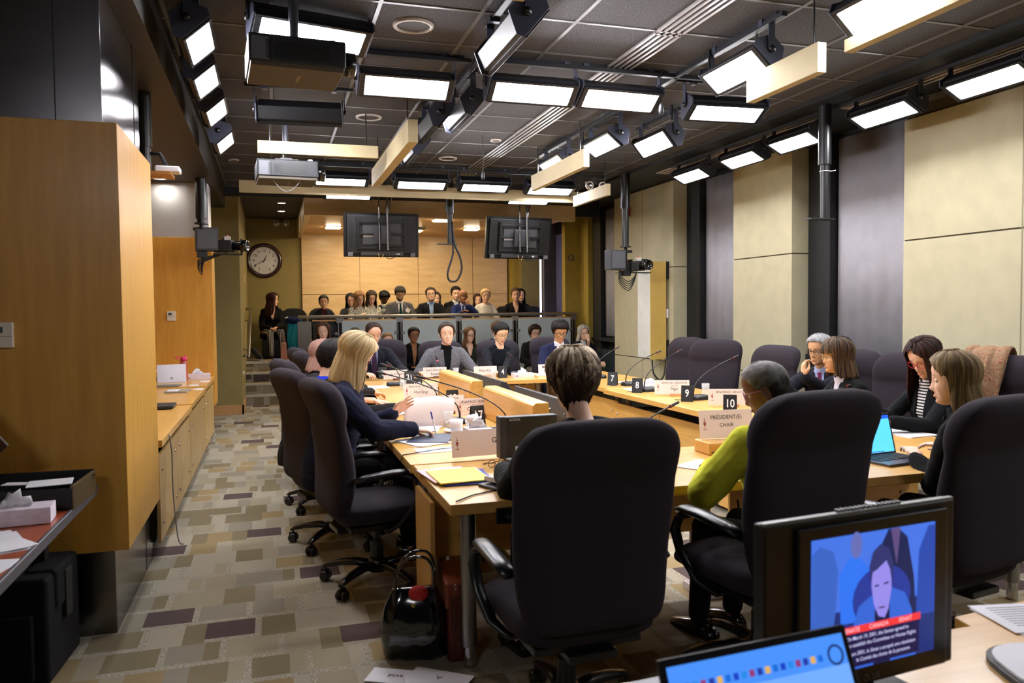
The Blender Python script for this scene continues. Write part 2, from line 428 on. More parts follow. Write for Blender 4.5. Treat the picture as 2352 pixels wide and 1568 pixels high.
# right wall: panelled piers, blinds in black frames
PF = 5.3
struct('wall_right', MB().bb(5.62, 5.95, -2.6, 16.3, 0, 3.4), M_SOOT)
struct('wall_right_olive', MB().bb(5.12, 5.42, 13.35, 13.5, 0, 3.3).bb(5.42, 5.64, 12.98, 13.5, 0, 3.3).bb(4.85,5.0,15.7,16.0,.64,3.3), M_OLIVE2)
struct('wall_pier_side', MB().bb(4.95, 5.62, 15.4, 16.0, .64, 3.3), M_OLIVE)
piers = ((9.67, 11.6, 3.24), (7.11, 8.21, 3.18), (3.2, 5.57, 3.1), (-2.5, 1.6, 3.1))
for i, (y0, y1, zt) in enumerate(piers):
    p = MB()
    for z0, z1 in ((0.02, .745), (.757, 2.055), (2.067, zt)):
        e = 0
        p.bb(PF, 5.62, y0, y1, z0, z1)
    struct('wall_pier_%d' % (i+1), p, M_CREAM, bevel=.003)
    struct('trim_%d' % (20+i), MB().bb(PF+.01, 5.61, y0+.01, y1-.01, .74, .76).bb(PF+.01, 5.61, y0+.01, y1-.01, 2.05, 2.07).bb(PF+.02,5.61,y0+.01,y1-.01,zt,3.28), plain((70,60,40), .8))
# vertical joint in the near pier
struct('trim_30', MB().bb(PF-.002, PF+.003, 4.43, 4.44, .76, 3.1).bb(PF-.002, PF+.003, 10.6, 10.61, .1, 3.2), plain((140,132,108), .8))
for i, (y0, y1) in enumerate(((11.62, 12.96), (8.22, 9.66), (5.58, 7.10), (1.62, 3.18))):
    b = MB(); n = 26
    L = y1-.36-(y0+.02)
    rg = []
    for k in range(n+1):
        y = y0+.02+L*k/n; x = 5.585+.006*math.sin(k*1.3)
        rg.append((x, y))
    vs = [(x, y, 1.02) for x, y in rg]+[(x, y, 3.2) for x, y in rg]
    b.add(vs, [(k, k+1, n+2+k, n+1+k) for k in range(n)])
    o = obj('roller_blind', b, M_BLIND, None, smooth=True, solid=.003)
    tag(o, ['grey blind in the farthest window, beyond the first cream pier', 'grey blind between the whiteboard pier and the middle pier', 'wide grey blind between the middle pier and the nearest pier', 'grey blind of the window beside the photographer'][i], 'blind')
    f = MB().bb(5.50, 5.62, y1-.34, y1, 0, 3.26).bb(5.53, 5.62, y0, y0+.03, 0, 3.26).bb(5.47, 5.62, y0, y1, .93, .99).bb(5.55,5.62,y0,y1,0,.1)
    struct('window_%d' % (i+1), f, M_SOOT, bevel=.004)
    rd = MB()
    for k in range(int((y1-y0-.4)/.06)): rd.bb(5.42, 5.53, y0+.18+k*.06, y0+.18+k*.06+.034, .14, .80)
    rd.bb(5.44, 5.51, y0+.16, y1-.2, .16, .2).bb(5.44, 5.51, y0+.16, y1-.2, .73, .77).bb(5.44,5.5,y0+.2,y0+.24,0,.15).bb(5.44,5.5,y1-.28,y1-.24,0,.15)
    tag(obj('radiator', rd, plain((44,54,54), .45), bevel=.006), ['dark green ribbed radiator under the farthest window', 'dark green ribbed radiator left of the middle pier', 'dark radiator under the wide blind behind the chairs', 'dark radiator of the window beside the photographer'][i], 'radiator')
# window slit in the gallery, daylight outside
struct('window_5', MB().bb(5.60, 5.62, 14.2, 15.4, .9, 3.0), plain((90,92,120), .7))
struct('window_6', MB().bb(5.06, 5.085, 14.55, 14.58, 1.0, 2.95), emis((190,205,255), 3.2))
struct('trim_31', MB().bb(5.09, 5.34, 14.4, 14.46, .64, 3.3), plain((82,80,104), .8))
# slot diffusers in the ceiling
def slot(x0, x1, y0, y1, n, z, lab, mm):
    t = thing('linear_diffuser', lab, 'air diffuser', ((x0+x1)/2, (y0+y1)/2, z))
    w = x1-x0; L = y1-y0; f = MB()
    for k in range(n+1): f.bb(-w/2+k*w/n-.009, -w/2+k*w/n+.009, -L/2, L/2, -.014, 0)
    f.bb(-w/2, w/2, -L/2, -L/2+.02, -.014, 0).bb(-w/2, w/2, L/2-.02, L/2, -.014, 0)
    obj('frame', f, mm, t); obj('backing', MB().bb(-w/2, w/2, -L/2, L/2, -.004, -.001), M_BLACK, t)
M_ALU = plain((170,165,165), .35, .4)
slot(2.44, 2.62, -1.5, 4.66, 4, ZC, 'four-slot linear air diffuser in the ceiling, nearer length', M_ALU)
slot(2.44, 2.62, 4.68, 10.9, 4, ZC, 'four-slot linear air diffuser in the ceiling, farther length', M_ALU)
slot(4.86, 5.0, -1.5, 5.86, 2, ZC-.04, 'pale slot air diffuser along the windows, nearer length', plain((196,184,178), .5))
slot(4.86, 5.0, 6.15, 9.3, 2, ZC-.04, 'pale slot air diffuser along the windows, farther length', plain((196,184,178), .5))
# ceiling speakers and detectors
def disc(x, y, z, r, lab, cat='ceiling speaker', nm='ceiling_speaker'):
    t = thing(nm, lab, cat, (x, y, z))
    obj('grille', MB().lathe([(0, -.006), (r*.78, -.006), (r*.8, 0)], 32), plain((70,68,68), .8), t, smooth=False)
    obj('trim_ring', MB().lathe([(r*.8, -.004), (r*.82, -.014), (r*.98, -.012), (r, 0)], 40), plain((172,166,160), .5), t, smooth=True)
disc(.9, 4.99, ZC, .13, 'large round ceiling speaker with pale rim, nearest one')
disc(.91, 7.43, ZC, .12, 'round ceiling speaker above the cream hanging plank')
disc(2.33, 8.1, ZC, .06, 'small round ceiling fitting near the middle slot diffuser')
disc(2.05, 9.2, ZC, .11, 'round ceiling speaker toward the far lights')
disc(-.38, 9.9, ZC, .06, 'white smoke detector at the far left ceiling corner', 'smoke detector', 'smoke_detector')
disc(4.0, 12.2-1.2, ZC, .05, 'small ceiling fitting near the right far corner')
# downlights
def downlight(x, y, z, lab, st=14, r=.075):
    t = thing('downlight', lab, 'downlight', (x, y, z))
    obj('lens', MB().lathe([(0, -.005), (r*.86, -.005), (r*.86, 0)], 28), emis((255,244,225), st), t)
    obj('trim_ring', MB().lathe([(r*.86, -.003), (r*.9, -.012), (r, -.008), (r*1.04, 0)], 32), plain((110,100,84), .4), t, smooth=True)
downlight(-1.153, 9.55, ZB, 'round downlight above the translation booth counter', 16, .09)
downlight(.20, 12.45, ZC, 'aisle downlight above the stairs, nearest of three')
downlight(.21, 13.6, ZC, 'aisle downlight above the stairs, middle of three')
downlight(.22, 14.7, ZC, 'aisle downlight above the stairs, farthest of three')
downlight(-1.5, 7.2, ZB, 'hidden booth downlight behind the wooden box', 16, .09)
for x, y, l in ((1.1, 14.4, 'glowing gallery lamp left of the left display'), (2.3, 13.6, 'bright gallery lamp beside the round vent'), (2.75, 12.9, 'gallery lamp nearest the front edge'), (2.62, 14.7, 'gallery lamp behind the centre pole'), (1.75, 14.9, 'gallery lamp hidden by the left display'), (3.6, 14.2, 'gallery lamp hidden by the right display')):
    t = thing('gallery_lamp', l, 'ceiling lamp', (x, y, 3.0))
    obj('lens', MB().box((0,0,-.015), (.24, .24, .02)), emis((255,232,190), 34), t)
    obj('trim_ring', MB().box((0,0,-.004), (.3, .3, .01)), plain((170,140,90), .4), t)
t = thing('round_vent', 'round black louvred vent in the gallery ceiling', 'vent', (2.45, 14.0, 3.0))
for r in (.09, .16, .24): obj('vane', MB().lathe([(r-.05, -.03), (r, -.045), (r+.01, -.035), (r-.04, -.02)], 32), plain((50,44,34), .5), t, smooth=True)
# ------------------------------------------------------------------ lighting fixtures
M_LAMP = emis((252,250,255), LAMP)
M_HOUS = plain((30,31,36), .42, .2); M_ENDP = plain((66,70,86), .4, .3)
def make_fixture(tilt=55, yoke=.25):
    t = thing('studio_light', '', 'studio light', (0,0,0), 0)
    T = Matrix.Rotation(-R(90-tilt), 4, 'X')      # emissive face starts pointing down, tips toward -Y
    L = .64
    sec = [(-.085,-.055),(.085,-.055),(.10,-.02),(.055,.07),(-.055,.07),(-.10,-.02)]
    rings = [[(x, y, z) for y, z in sec] for x in (-L/2, L/2)]
    obj('housing', MB().loft(rings, True, T), M_HOUS, t, bevel=.004)
    obj('lens', MB().bb(-.285, .285, -.078, .078, -.062, -.054, T), M_LAMP, t)
    obj('lens_frame', MB().bb(-L/2-.005, L/2+.005, -.098, -.080, -.07, -.045, T).bb(-L/2-.005, L/2+.005, .080, .098, -.07, -.045, T)
        .bb(-L/2-.005, -.288, -.09, .09, -.07, -.045, T).bb(.288, L/2+.005, -.09, .09, -.07, -.045, T), M_HOUS, t, bevel=.002)
    for s in (-1, 1):
        x = s*(L/2+.012)
        hexa = [(-.10,-.06),(.10,-.06),(.12,-.02),(.06,.085),(-.06,.085),(-.12,-.02)]
        rg = [[(x+d, y, z) for y, z in hexa] for d in (-.005, .005)]
        e = obj('end_plate', MB().loft(rg, True, T), M_ENDP, t, bevel=.002)
        obj('knob', MB().lathe([(0,-.004),(.02,-.002),(.024,.006),(.018,.018),(0,.022)], 18, T @ Matrix.Translation((x+s*.01,0,.01)) @ Matrix.Rotation(s*PI/2,4,'Y')), M_MBLACK, e, smooth=True)
        obj('yoke_arm', MB().bb(x+s*.016-.004, x+s*.016+.004, -.022, .022, 0, yoke*.75), M_ENDP, t)
        obj('clamp', MB().bb(s*.27-.02, s*.27+.02, -.03, .03, yoke*.66, yoke*.86).cyl((s*.27, 0, yoke*.8), (s*.27, 0, yoke), .008), M_ENDP, t)
    obj('mounting_bar', MB().bb(-.42, .42, -.02, .02, yoke*.72, yoke*.72+.03), M_HOUS, t, bevel=.003)
    return t
F0 = {}
def fixture(x, y, rz, lab, tilt=55, z=3.05, sc=1.0, rotx=0):
    k_ = .058*math.cos(R(tilt)); x -= k_*math.sin(R(rz)); y += k_*math.cos(R(rz)); z += .058*math.sin(R(tilt))
    if tilt not in F0:
        o = make_fixture(tilt); F0[tilt] = o; o.location = (x, y, z); o.rotation_euler = (0, 0, R(rz)); o['label'] = lab
    else: o = dup(F0[tilt], (x, y, z), R(rz), lab)
    o.scale = (sc, sc, sc) if not isinstance(sc, tuple) else sc
    o['group'] = 'studio lights hung from the ceiling'
    return o
fixture(.272, 4.88, 12, 'large studio light behind the nearer projector pole', 62, 3.143, 1.06)
fixture(.937, 5.49, 0, 'lit studio light left in the front row of bright rectangles', 55)
fixture(1.836, 5.41, 0, 'lit studio light right of the dark side-on lamp, front row', 55)
fixture(2.529, 5.42, 2, 'lit studio light fourth in the bright front row', 55)
fixture(3.523, 5.56, -4, 'studio light at the right end of the front row, seen thin', 62)
fixture(.841, 9.70, 0, 'far studio light beside the farther projector', 68, 3.05, (1.0,1,.9))
fixture(1.823, 9.70, 0, 'far studio light right of the hanging plank end', 68)
fixture(2.64, 9.72, 0, 'far studio light between its two row neighbours, centre', 68)
fixture(3.549, 9.79, 0, 'far studio light at the right end of its row', 68)
fixture(1.036, 10.84, 0, 'lowest far studio light above the left display', 74)
fixture(3.59, 10.80, 0, 'lowest far studio light above the right display', 74)
for (x, y), l in zip(((-.358,4.912),(-.382,5.70),(-.371,6.55),(-.366,7.70)), ('nearest', 'second nearest', 'third', 'farthest and smallest')):
    fixture(x, y, 90, 'square-looking light beside the bulkhead, %s of four' % l, 48, 3.05, (.8,1,1))
fixture(2.969, 4.588, -90, 'bright light in front of the cream plank, upper right', 48, 3.05)
fixture(3.446, 6.662, -90, 'bright tilted light left of the thin lamp, wire dangling', 40, 3.02)
fixture(3.048, 6.95, -90, 'tilted light with grey end plate above the short plank', 52, 3.05)
fixture(2.972, 8.072, -90, 'small tilted light hung before the short cream plank', 45, 3.05)
for (x, y), l in zip(((4.814,4.306),(4.799,5.265),(4.776,6.38),(4.789,7.259),(4.783,8.29)), ('nearest, at the right edge', 'over the wide blind', 'left of the black hanging pole', 'above the middle pier', 'farthest and smallest')):
    fixture(x, y, -90, 'wall-side studio light %s' % l, 62, 3.05)
fixture(3.12, 3.36, -90, 'largest light cut by the top edge of the view', 48, 3.07, 1.15)
fixture(1.403, 4.431, 90, 'big dark side-on light with glowing edge, nearest centre', 40, 3.05, 1.1)
fixture(1.541, 6.152, 90, 'dark side-on light hung from three black rods', 40, 3.05)
fixture(1.383, 6.60, 90, 'side-on light with pale end plate left of the rods', 40, 3.05)
fixture(1.428, 7.75, 90, 'side-on light right of the long hanging plank', 40, 3.05)
o = fixture(.262, 6.599, 176, 'unlit black light seen from behind under the nearer projector', 50, 3.05)
for x, y, l in ((-1.4, -.9, 'over the side desk'),):
    fixture(x, y, 180, 'added fill light out of view on the left, %s' % l, 50, 2.75 if x < -.6 else 3.05)  # unseen extra light, added to brighten the wooden box and side desk
for y, l in ((3.1, 'first beyond the frame'), (1.8, 'second beyond the frame'), (.5, 'third beyond the frame')):
    fixture(4.80, y, -90, 'added wall-side fill light out of view on the right, %s' % l, 62, 3.05)  # three more lights added beyond the view to brighten the foreground desk
# hanging rods and unistrut rails
def rod(x, y, z0, z1, lab):
    tag(obj('hanging_rod', MB().cyl((x, y, z0), (x, y, z1), .011, n=8), M_MBLACK), lab, 'rod', 'threaded rods hanging the lights')
for i, (x, y) in enumerate(((1.40, 6.0), (1.40, 6.45), (1.56, 5.7), (.30, 5.2), (2.97, 4.9), (3.44, 6.3), (3.0, 7.3), (1.42, 7.5))):
    rod(x, y, 3.16, ZC-.005, 'thin black rod hanging a light rail from the ceiling')
def rail(x0, x1, y0, y1, z, lab):
    t = thing('light_rail', lab, 'rail', ((x0+x1)/2, (y0+y1)/2, z), 0)
    a, b = (x1-x0)/2, (y1-y0)/2
    obj('channel', MB().bb(-a, a, -b, b, 0, .03), M_HOUS, t, bevel=.003)
    for s in (-.8, .8):
        px, py = (s*a, 0) if a > b else (0, s*b)
        obj('hanger', MB().cyl((px, py, .03), (px, py, ZC-z-.012), .009, n=8), M_MBLACK, t)
rail(.4, 4.3, 9.67, 9.71, 3.23, 'long black rail carrying the far row of lights')
rail(.5, 1.4, 5.47, 5.51, 3.25, 'black rail over the left light of the front row')
rail(1.5, 3.9, 5.41, 5.45, 3.25, 'black rail over the middle of the front row')
rail(-.39, -.35, 4.5, 8.2, 3.25, 'black rail along the bulkhead lights')
rail(2.98, 3.02, 4.1, 8.6, 3.25, 'black rail over the right inner lights')
rail(1.42, 1.46, 4.0, 8.2, 3.25, 'black rail over the side-on lights')
rail(4.78, 4.82, 3.6, 8.8, 3.23, 'black rail over the wall-side lights')
rail(.8, 1.3, 10.82, 10.86, 3.22, 'short black rail over the left display')
rail(3.3, 3.9, 10.78, 10.82, 3.22, 'short black rail over the right display')
# cream acoustic planks
def plank(x0, x1, y0, y1, zt, zb, lab, rz=0):
    cx, cy = (x0+x1)/2, (y0+y1)/2
    t = thing('hanging_plank', lab, 'hanging plank', (cx, cy, zb), R(rz)); a, b = (x1-x0)/2, (y1-y0)/2
    obj('board', MB().bb(-a, a, -b, b, 0, zt-zb), M_PLANK, t, bevel=.003)
    for s in (-.8, .8):
        px, py = (s*a, 0) if a > b else (0, s*b)
        obj('hanger', MB().cyl((px, py, zt-zb), (px, py, ZC-zb-.005), .006, n=6), M_MBLACK, t)
plank(-.08, .97, 7.26, 7.31, 3.0, 2.89, 'short crosswise cream plank behind the farther projector pole')
plank(1.06, 1.14, 6.18, 8.5, 3.0, 2.82, 'long cream plank pointing into the room left of the small lamps')
plank(-.33, 4.15, 9.93, 9.97, 3.07, 2.925, 'very long crosswise cream plank behind the far row of lights')
plank(2.84, 2.90, 6.9, 8.45, 3.0, 2.83, 'short cream plank under the small tilted light')
plank(3.0, 3.06, 3.80, 4.50, 3.0, 2.83, 'cream plank behind the bright upper right light', 0)
plank(3.13, 3.19, 2.6, 3.74, 3.0, 2.93, 'cream plank under the largest light at the top edge')
plank(3.90, 3.95, 8.75, 9.85, 3.0, 2.86, 'cream plank at the right far corner', 0)
plank(1.04, 1.10, 1.7, 3.36, 3.0, 2.86, 'cream plank end peeking in at the top edge')
# ------------------------------------------------------------------ projectors
def projector(x, y, zt, rz, lab, pole_top):
    t = thing('projector', lab, 'projector', (x, y, zt-.17), rz, 'ceiling projectors')
    mg = plain((27,29,35), .5); mt = plain((74,66,52), .55)
    obj('body', MB().box((0,0,.095), (.52,.42,.15)), mg, t, bevel=.012)
    obj('bottom_cover', MB().box((0,0,.012), (.50,.40,.03)), mt, t, bevel=.006)
    v = MB(); 
    for k in range(9): v.bb(-.12+.0, .13, -.213, -.209, .05+k*.009, .054+k*.009)
    for k in range(11): v.bb(.02-.16-.03, .02-.13-.03, -.213, -.209, .04+k*.009, .0445+k*.009)
    obj('vent_grille', v.bb(-.07,.17,-.2125,-.21,.045,.135), M_BLACK, t)
    obj('label_plate', MB().bb(-.255+.01, -.255+.10, -.212, -.209, .03, .15), plain((88,90,98), .5), t)
    obj('lens_barrel', MB().lathe([(.0,0),(.062,0),(.07,.02),(.07,.07),(.055,.075),(.05,.05),(0,.045)], 24, Matrix.Translation((.255,-.08,.08)) @ Matrix.Rotation(PI/2,4,'Y')), M_BLACKGL, t, smooth=True)
    obj('cap', MB().lathe([(.022,.165),(.022,.19),(.015,.195),(0,.195)], 16, c=(.2,-.12,0)), M_WHITE, t)
    obj('mount_plate', MB().box((0,0,.185), (.2,.2,.02)).box((0,0,.2), (.1,.1,.03)), M_MBLACK, t, bevel=.003)
    obj('pole', MB().cyl((0,0,.2), (0,0,pole_top-(zt-.17)), .028), plain((92,92,100), .3, .7), t, smooth=False)
    tx = MB(); write(tx, 'Panasonic', .035, Matrix.Translation((.02,0,-.0045)) @ Matrix.Rotation(PI/2, 4, 'X') @ Matrix.Rotation(PI/2,4,'Y')); obj('lettering', tx, plain((190,170,130), .4), t)
    return t
projector(.16, 4.70, 3.0, R(4), 'large grey ceiling projector with brown underside, nearer one', ZC)
projector(.16, 7.40, 2.83, R(4), 'smaller-looking grey ceiling projector, farther one', ZC)
t = thing('cable_loop', 'thin white cable looping under the farther projector', 'cable', (.16, 7.25, 2.66))
obj('cable', MB().tube([(-.12+.24*k/12, 0, -.10*math.sin(PI*k/12)) for k in range(13)], .003, 6), M_GREY, t)
# ------------------------------------------------------------------ left side: wooden booth boxes, steel, counters
ST = steel((150,148,150), .17); STD = steel((120,118,118), .22)
t = thing('wooden_booth_box', 'big honey-coloured wooden box wall at the left, on a steel plinth', 'booth panel', (-1.7, 4.42, 0))
o = obj('wood_panel', MB().bb(-1.2, 1.06, -.52, .50, .42, 2.35), M_BOXW, t, bevel=.003)
obj('steel_plinth', MB().bb(-1.2, .98, -.41, .74, 0, .42), STD, t, bevel=.002)
obj('steel_seam', MB().bb(.62, .626, -.4125, -.409, .01, .42).bb(.983,.9815,.5,.506,.01,.42), M_BLACK, t)
obj('upper_steel', MB().bb(-1.2, .99, -.45, .62, 2.35, 3.0), ST, t, bevel=.002)
obj('steel_reveal', MB().bb(.80, .804, -.4535, -.449, 2.36, 3.0).bb(.992,.988,.44,.446,2.36,3.0), M_BLACK, t)
t = thing('wooden_booth_wall', 'orange-toned wooden wall behind the booth counter, steel above', 'booth panel', (-1.7, 9.95, 0))
obj('wood_panel', MB().bb(-1.6, 1.055, -.12, .30, .40, 2.37), M_BOOTH, t, bevel=.004)
obj('steel_plinth', MB().bb(-1.6, 1.0, -.03, .28, 0, .40), STD, t)
obj('upper_steel', MB().bb(-1.6, 1.03, -.10, .28, 2.37, 3.0), steel((235,235,240), .42, (60,1,1)), t, bevel=.004)
struct('wall_booth', MB().bb(-3.38, -3.3, 4.9, 9.8, 0, 3.0), M_BOOTH)
# worktop units of the booth
def counter(y0, y1, z, lab, knobs):
    t = thing('booth_counter', lab, 'counter', (-1.1, (y0+y1)/2, 0), 0, 'booth counters'); L = (y1-y0)/2
    obj('worktop', MB().bb(-.45, .455, -L, L, z-.045, z), M_MAPLEY, t, bevel=.003)
    n = max(1, int(round((y1-y0)/1.1))); w = 2*L/n
    for k in range(n):
        f = obj('front_panel', MB().bb(.415, .435, -L+k*w+.006, -L+(k+1)*w-.006, .10, z-.10), wood((206,172,110),(180,144,84),'z',.4,9), t, bevel=.002)
        kb = MB()
        for yy in (.12, w-.12):
            for zz in (.2, z-.2): kb.ell((.437, -L+k*w+yy, zz), (.006,.011,.011), nu=10, nv=6)
        obj('screw_cap', kb, M_CHROME, f, smooth=True)
    obj('frame', MB().bb(-.4, .40, -L+.04, -L+.08, .1, z-.05).bb(-.4, .40, L-.08, L-.04, .1, z-.05).bb(-.42,-.38,-L+.04,L-.04,.1,z-.05), M_BLACK, t)
    for sx in (.34, -.36):
        for sy in (-L+.12, L-.12):
            obj('foot', MB().cyl((sx, sy, 0), (sx, sy, .11), .026, .022), M_STEEL2, t, smooth=False)
counter(5.13, 7.0, .73, 'nearest wooden booth counter with wood front panels', 2)
counter(7.02, 8.5, .74, 'middle wooden booth counter with the calculator lying on it', 2)
counter(8.52, 9.82, .75, 'far wooden booth counter with bottle and tablet on it', 2)
t = thing('power_cord', 'thin grey cord hanging down the booth front panel', 'cord', (-.64, 5.42, 0))
obj('cable', MB().tube([(0,0,.72),(.012,.01,.6),(.01,.03,.4),(.02,.02,.2),(.04,.0,.03),(.07,-.03,.012)], .004, 6), M_GREY, t, smooth=True)
# wall thermostats
def thermostat(x, y, z, lab, s=1):
    t = thing('thermostat', lab, 'thermostat', (x, y, z))
    obj('case', MB().bb(-.045*s, .045*s, -.025, 0, -.055*s, .055*s), plain((222,214,196), .5), t, bevel=.004)
    obj('display', MB().bb(-.03*s, .008*s, -.027, -.0245, .01*s, .036*s), plain((70,76,80), .3), t)
    obj('door_line', MB().bb(-.045*s, .045*s, -.0262, -.0248, -.006, -.004), M_GREY, t)
thermostat(-1.10, 9.83, 1.46, 'small white thermostat on the booth wall')
thermostat(-1.115, 3.9, 1.41, 'white thermostat on the big wooden box, cut by the left edge', 1.0)
# handrail on the stair wall
t = thing('stair_handrail', 'slim steel handrail sloping beside the carpeted stairs', 'handrail', (-.42, 13.2, 0))
obj('rail_bar', MB().tube([(.0,-.75,.84),(.075,-.76,.845),(.09,-.70,.87),(.09,.9,1.50),(.09,1.2,1.55),(.0,1.25,1.55)], .02, 12), M_STEEL2, t, smooth=True)
obj('bracket', MB().tube([(0,-.3,.92),(.05,-.3,.90),(.09,-.3,1.0)], .008, 8).tube([(0,.8,1.36),(.05,.8,1.34),(.09,.8,1.44)], .008, 8).lathe([(0,0),(.03,0),(.03,.006),(0,.006)],16,Matrix.Translation((0,-.3,.92)) @ Matrix.Rotation(PI/2,4,'Y')).lathe([(0,0),(.03,0),(.03,.006),(0,.006)],16,Matrix.Translation((0,.8,1.36)) @ Matrix.Rotation(PI/2,4,'Y')), M_STEEL2, t, smooth=True)
tag(obj('light_switch', MB().bb(-.422, -.41, 13.95, 14.03, 2.0, 2.12), plain((206,196,160), .5), bevel=.003), 'pale switch plate on the olive stair wall', 'switch')
tag(obj('light_switch', MB().bb(-.422, -.40, 12.5, 12.53, .56, .6), M_WHITE, bevel=.003), 'tiny white knob low on the olive stair wall', 'knob')
# clock
t = thing('wall_clock', 'round wall clock with dark red rim on the olive wall', 'clock', (-.1, 16.0, 2.49))
RX = Matrix.Rotation(PI/2, 4, 'X')
obj('rim', MB().lathe([(.265,0),(.33,0),(.335,.03),(.305,.055),(.275,.05),(.262,.02)], 56, RX), plain((52,20,26), .25, coat=.5), t, smooth=True)
obj('dial', MB().lathe([(0,.012),(.268,.012),(.268,0),(0,0)], 48, RX), plain((214,212,216), .6), t)
m = MB()
for h in (1,2,3,4,5,7,8,9,10,11,12):
    a = R(30*h); write(m, str(h), .078, Matrix.Translation((.195*math.sin(a), -.0135, .195*math.cos(a)-.005)), .006)
for k in range(60):
    a = R(6*k); c = Matrix.Translation((.247*math.sin(a), -.013, .247*math.cos(a))) @ Matrix.Rotation(a, 4, 'Y')
    m.box((0,0,0), (.004 if k % 5 else .008, .001, .008 if k % 5 else .012), M=c)
obj('numerals', m, M_BLACK, t)
obj('seconds_dial', MB().lathe([(.042,.0135),(.046,.0135),(.046,.0125),(.042,.0125)], 28, Matrix.Translation((0,0,-.165)) @ RX), M_GREY, t)
hh = MB().box((0,0,0), (.012,.002,.001), M=Matrix.Identity(4))
h1 = MB().prism([(-.004,-.05),(.004,-.05),(.008,.02),(.003,.12),(-.003,.12),(-.008,.02)], 0, .002, Matrix.Rotation(R(24),4,'Y') @ Matrix.Translation((0,-.018,0)) @ RX)
h2 = MB().prism([(-.003,-.05),(.003,-.05),(.006,.03),(.002,.2),(-.002,.2),(-.006,.03)], 0, .002, Matrix.Rotation(R(-118),4,'Y') @ Matrix.Translation((0,-.022,0)) @ RX)
obj('hour_hand', h1, M_BLACK, t); obj('minute_hand', h2, M_BLACK, t)
# emergency lamps
def twinspot(x, y, z, lab, on_wall=True):
    t = thing('emergency_light', lab, 'emergency light', (x, y, z))
    for s in (-.09, .09):
        h = obj('spot_head', MB().lathe([(0,0),(.03,0),(.05,.03),(.052,.05),(.0,.05)], 20, Matrix.Translation((s,0,0)) @ Matrix.Rotation(PI*.55,4,'X') ), plain((206,196,180), .3, .3), t, smooth=False)
        obj('glass', MB().lathe([(0,.052),(.044,.052),(.03,.06),(0,.062)], 20, Matrix.Translation((s,0,0)) @ Matrix.Rotation(PI*.55,4,'X')), M_CHROME, h, smooth=True)
    obj('bracket', MB().bb(-.12,.12,.0,.03,.02,.05).cyl((0,.02,.03),(0,.02,.10),.012), M_DARK, t)
twinspot(.23, 15.9, 3.2, 'pair of small emergency spots on the olive wall above the clock')
twinspot(3.98, 9.3, 3.06, 'pair of small emergency spots on the dark ceiling, right')
# ------------------------------------------------------------------ railing and glass of the gallery
M_FROST = plain((196,212,220), .3, var=.02); M_RAILM = plain((176,168,158), .32, .45)
RX0, RX1, RY = .47, 5.24, 13.2
t = thing('gallery_railing', 'steel railing with frosted grey glass panels before the gallery', 'railing', (RX0, RY, 0))
W = RX1-RX0
obj('top_rail', MB().tube([(-.02,.45,1.405),(-.02,.06,1.405),(.01,0,1.405),(W+.05,0,1.415)], .026, 14), M_RAILM, t, smooth=True)
posts = (.03, .62, 1.60, 2.62, 3.62, W)
for k, px in enumerate((.62, 1.60, 2.62, 3.64, W-.02)):
    p = obj('post', MB().bb(px-.035, px-.018, .0, .06, .05, 1.36).bb(px+.018, px+.035, .0, .06, .05, 1.36).bb(px-.06, px+.06, -.01, .01, 1.30, 1.38), M_STEEL2, t, bevel=.002)
    obj('glass_clamp', MB().bb(px-.09, px-.03, -.035, -.005, 1.10, 1.15).bb(px+.03, px+.09, -.035, -.005, 1.10, 1.15), M_STEEL2, p, bevel=.003)
obj('newel_post', MB().bb(-.06, .16, .0, .06, .02, 1.33), steel((130,126,120), .4), t, bevel=.004)
gx = (.19, .60, 1.60, 2.62, 3.64, W-.04)
for a, b in zip(gx[1:-1], gx[2:]):
    obj('glass_panel', MB().bb(a+.05, b-.05, -.03, -.018, .06, 1.335), M_FROST, t, bevel=.002)
obj('cap_strip', MB().bb(.18, W-.02, .05, .12, 1.33, 1.355), wood((222,180,120),(200,156,100),'x'), t)
struct('trim_9', MB().bb(RX0+.2, RX1, RY+.12, RY+.24, 0, 1.33), M_DARK)
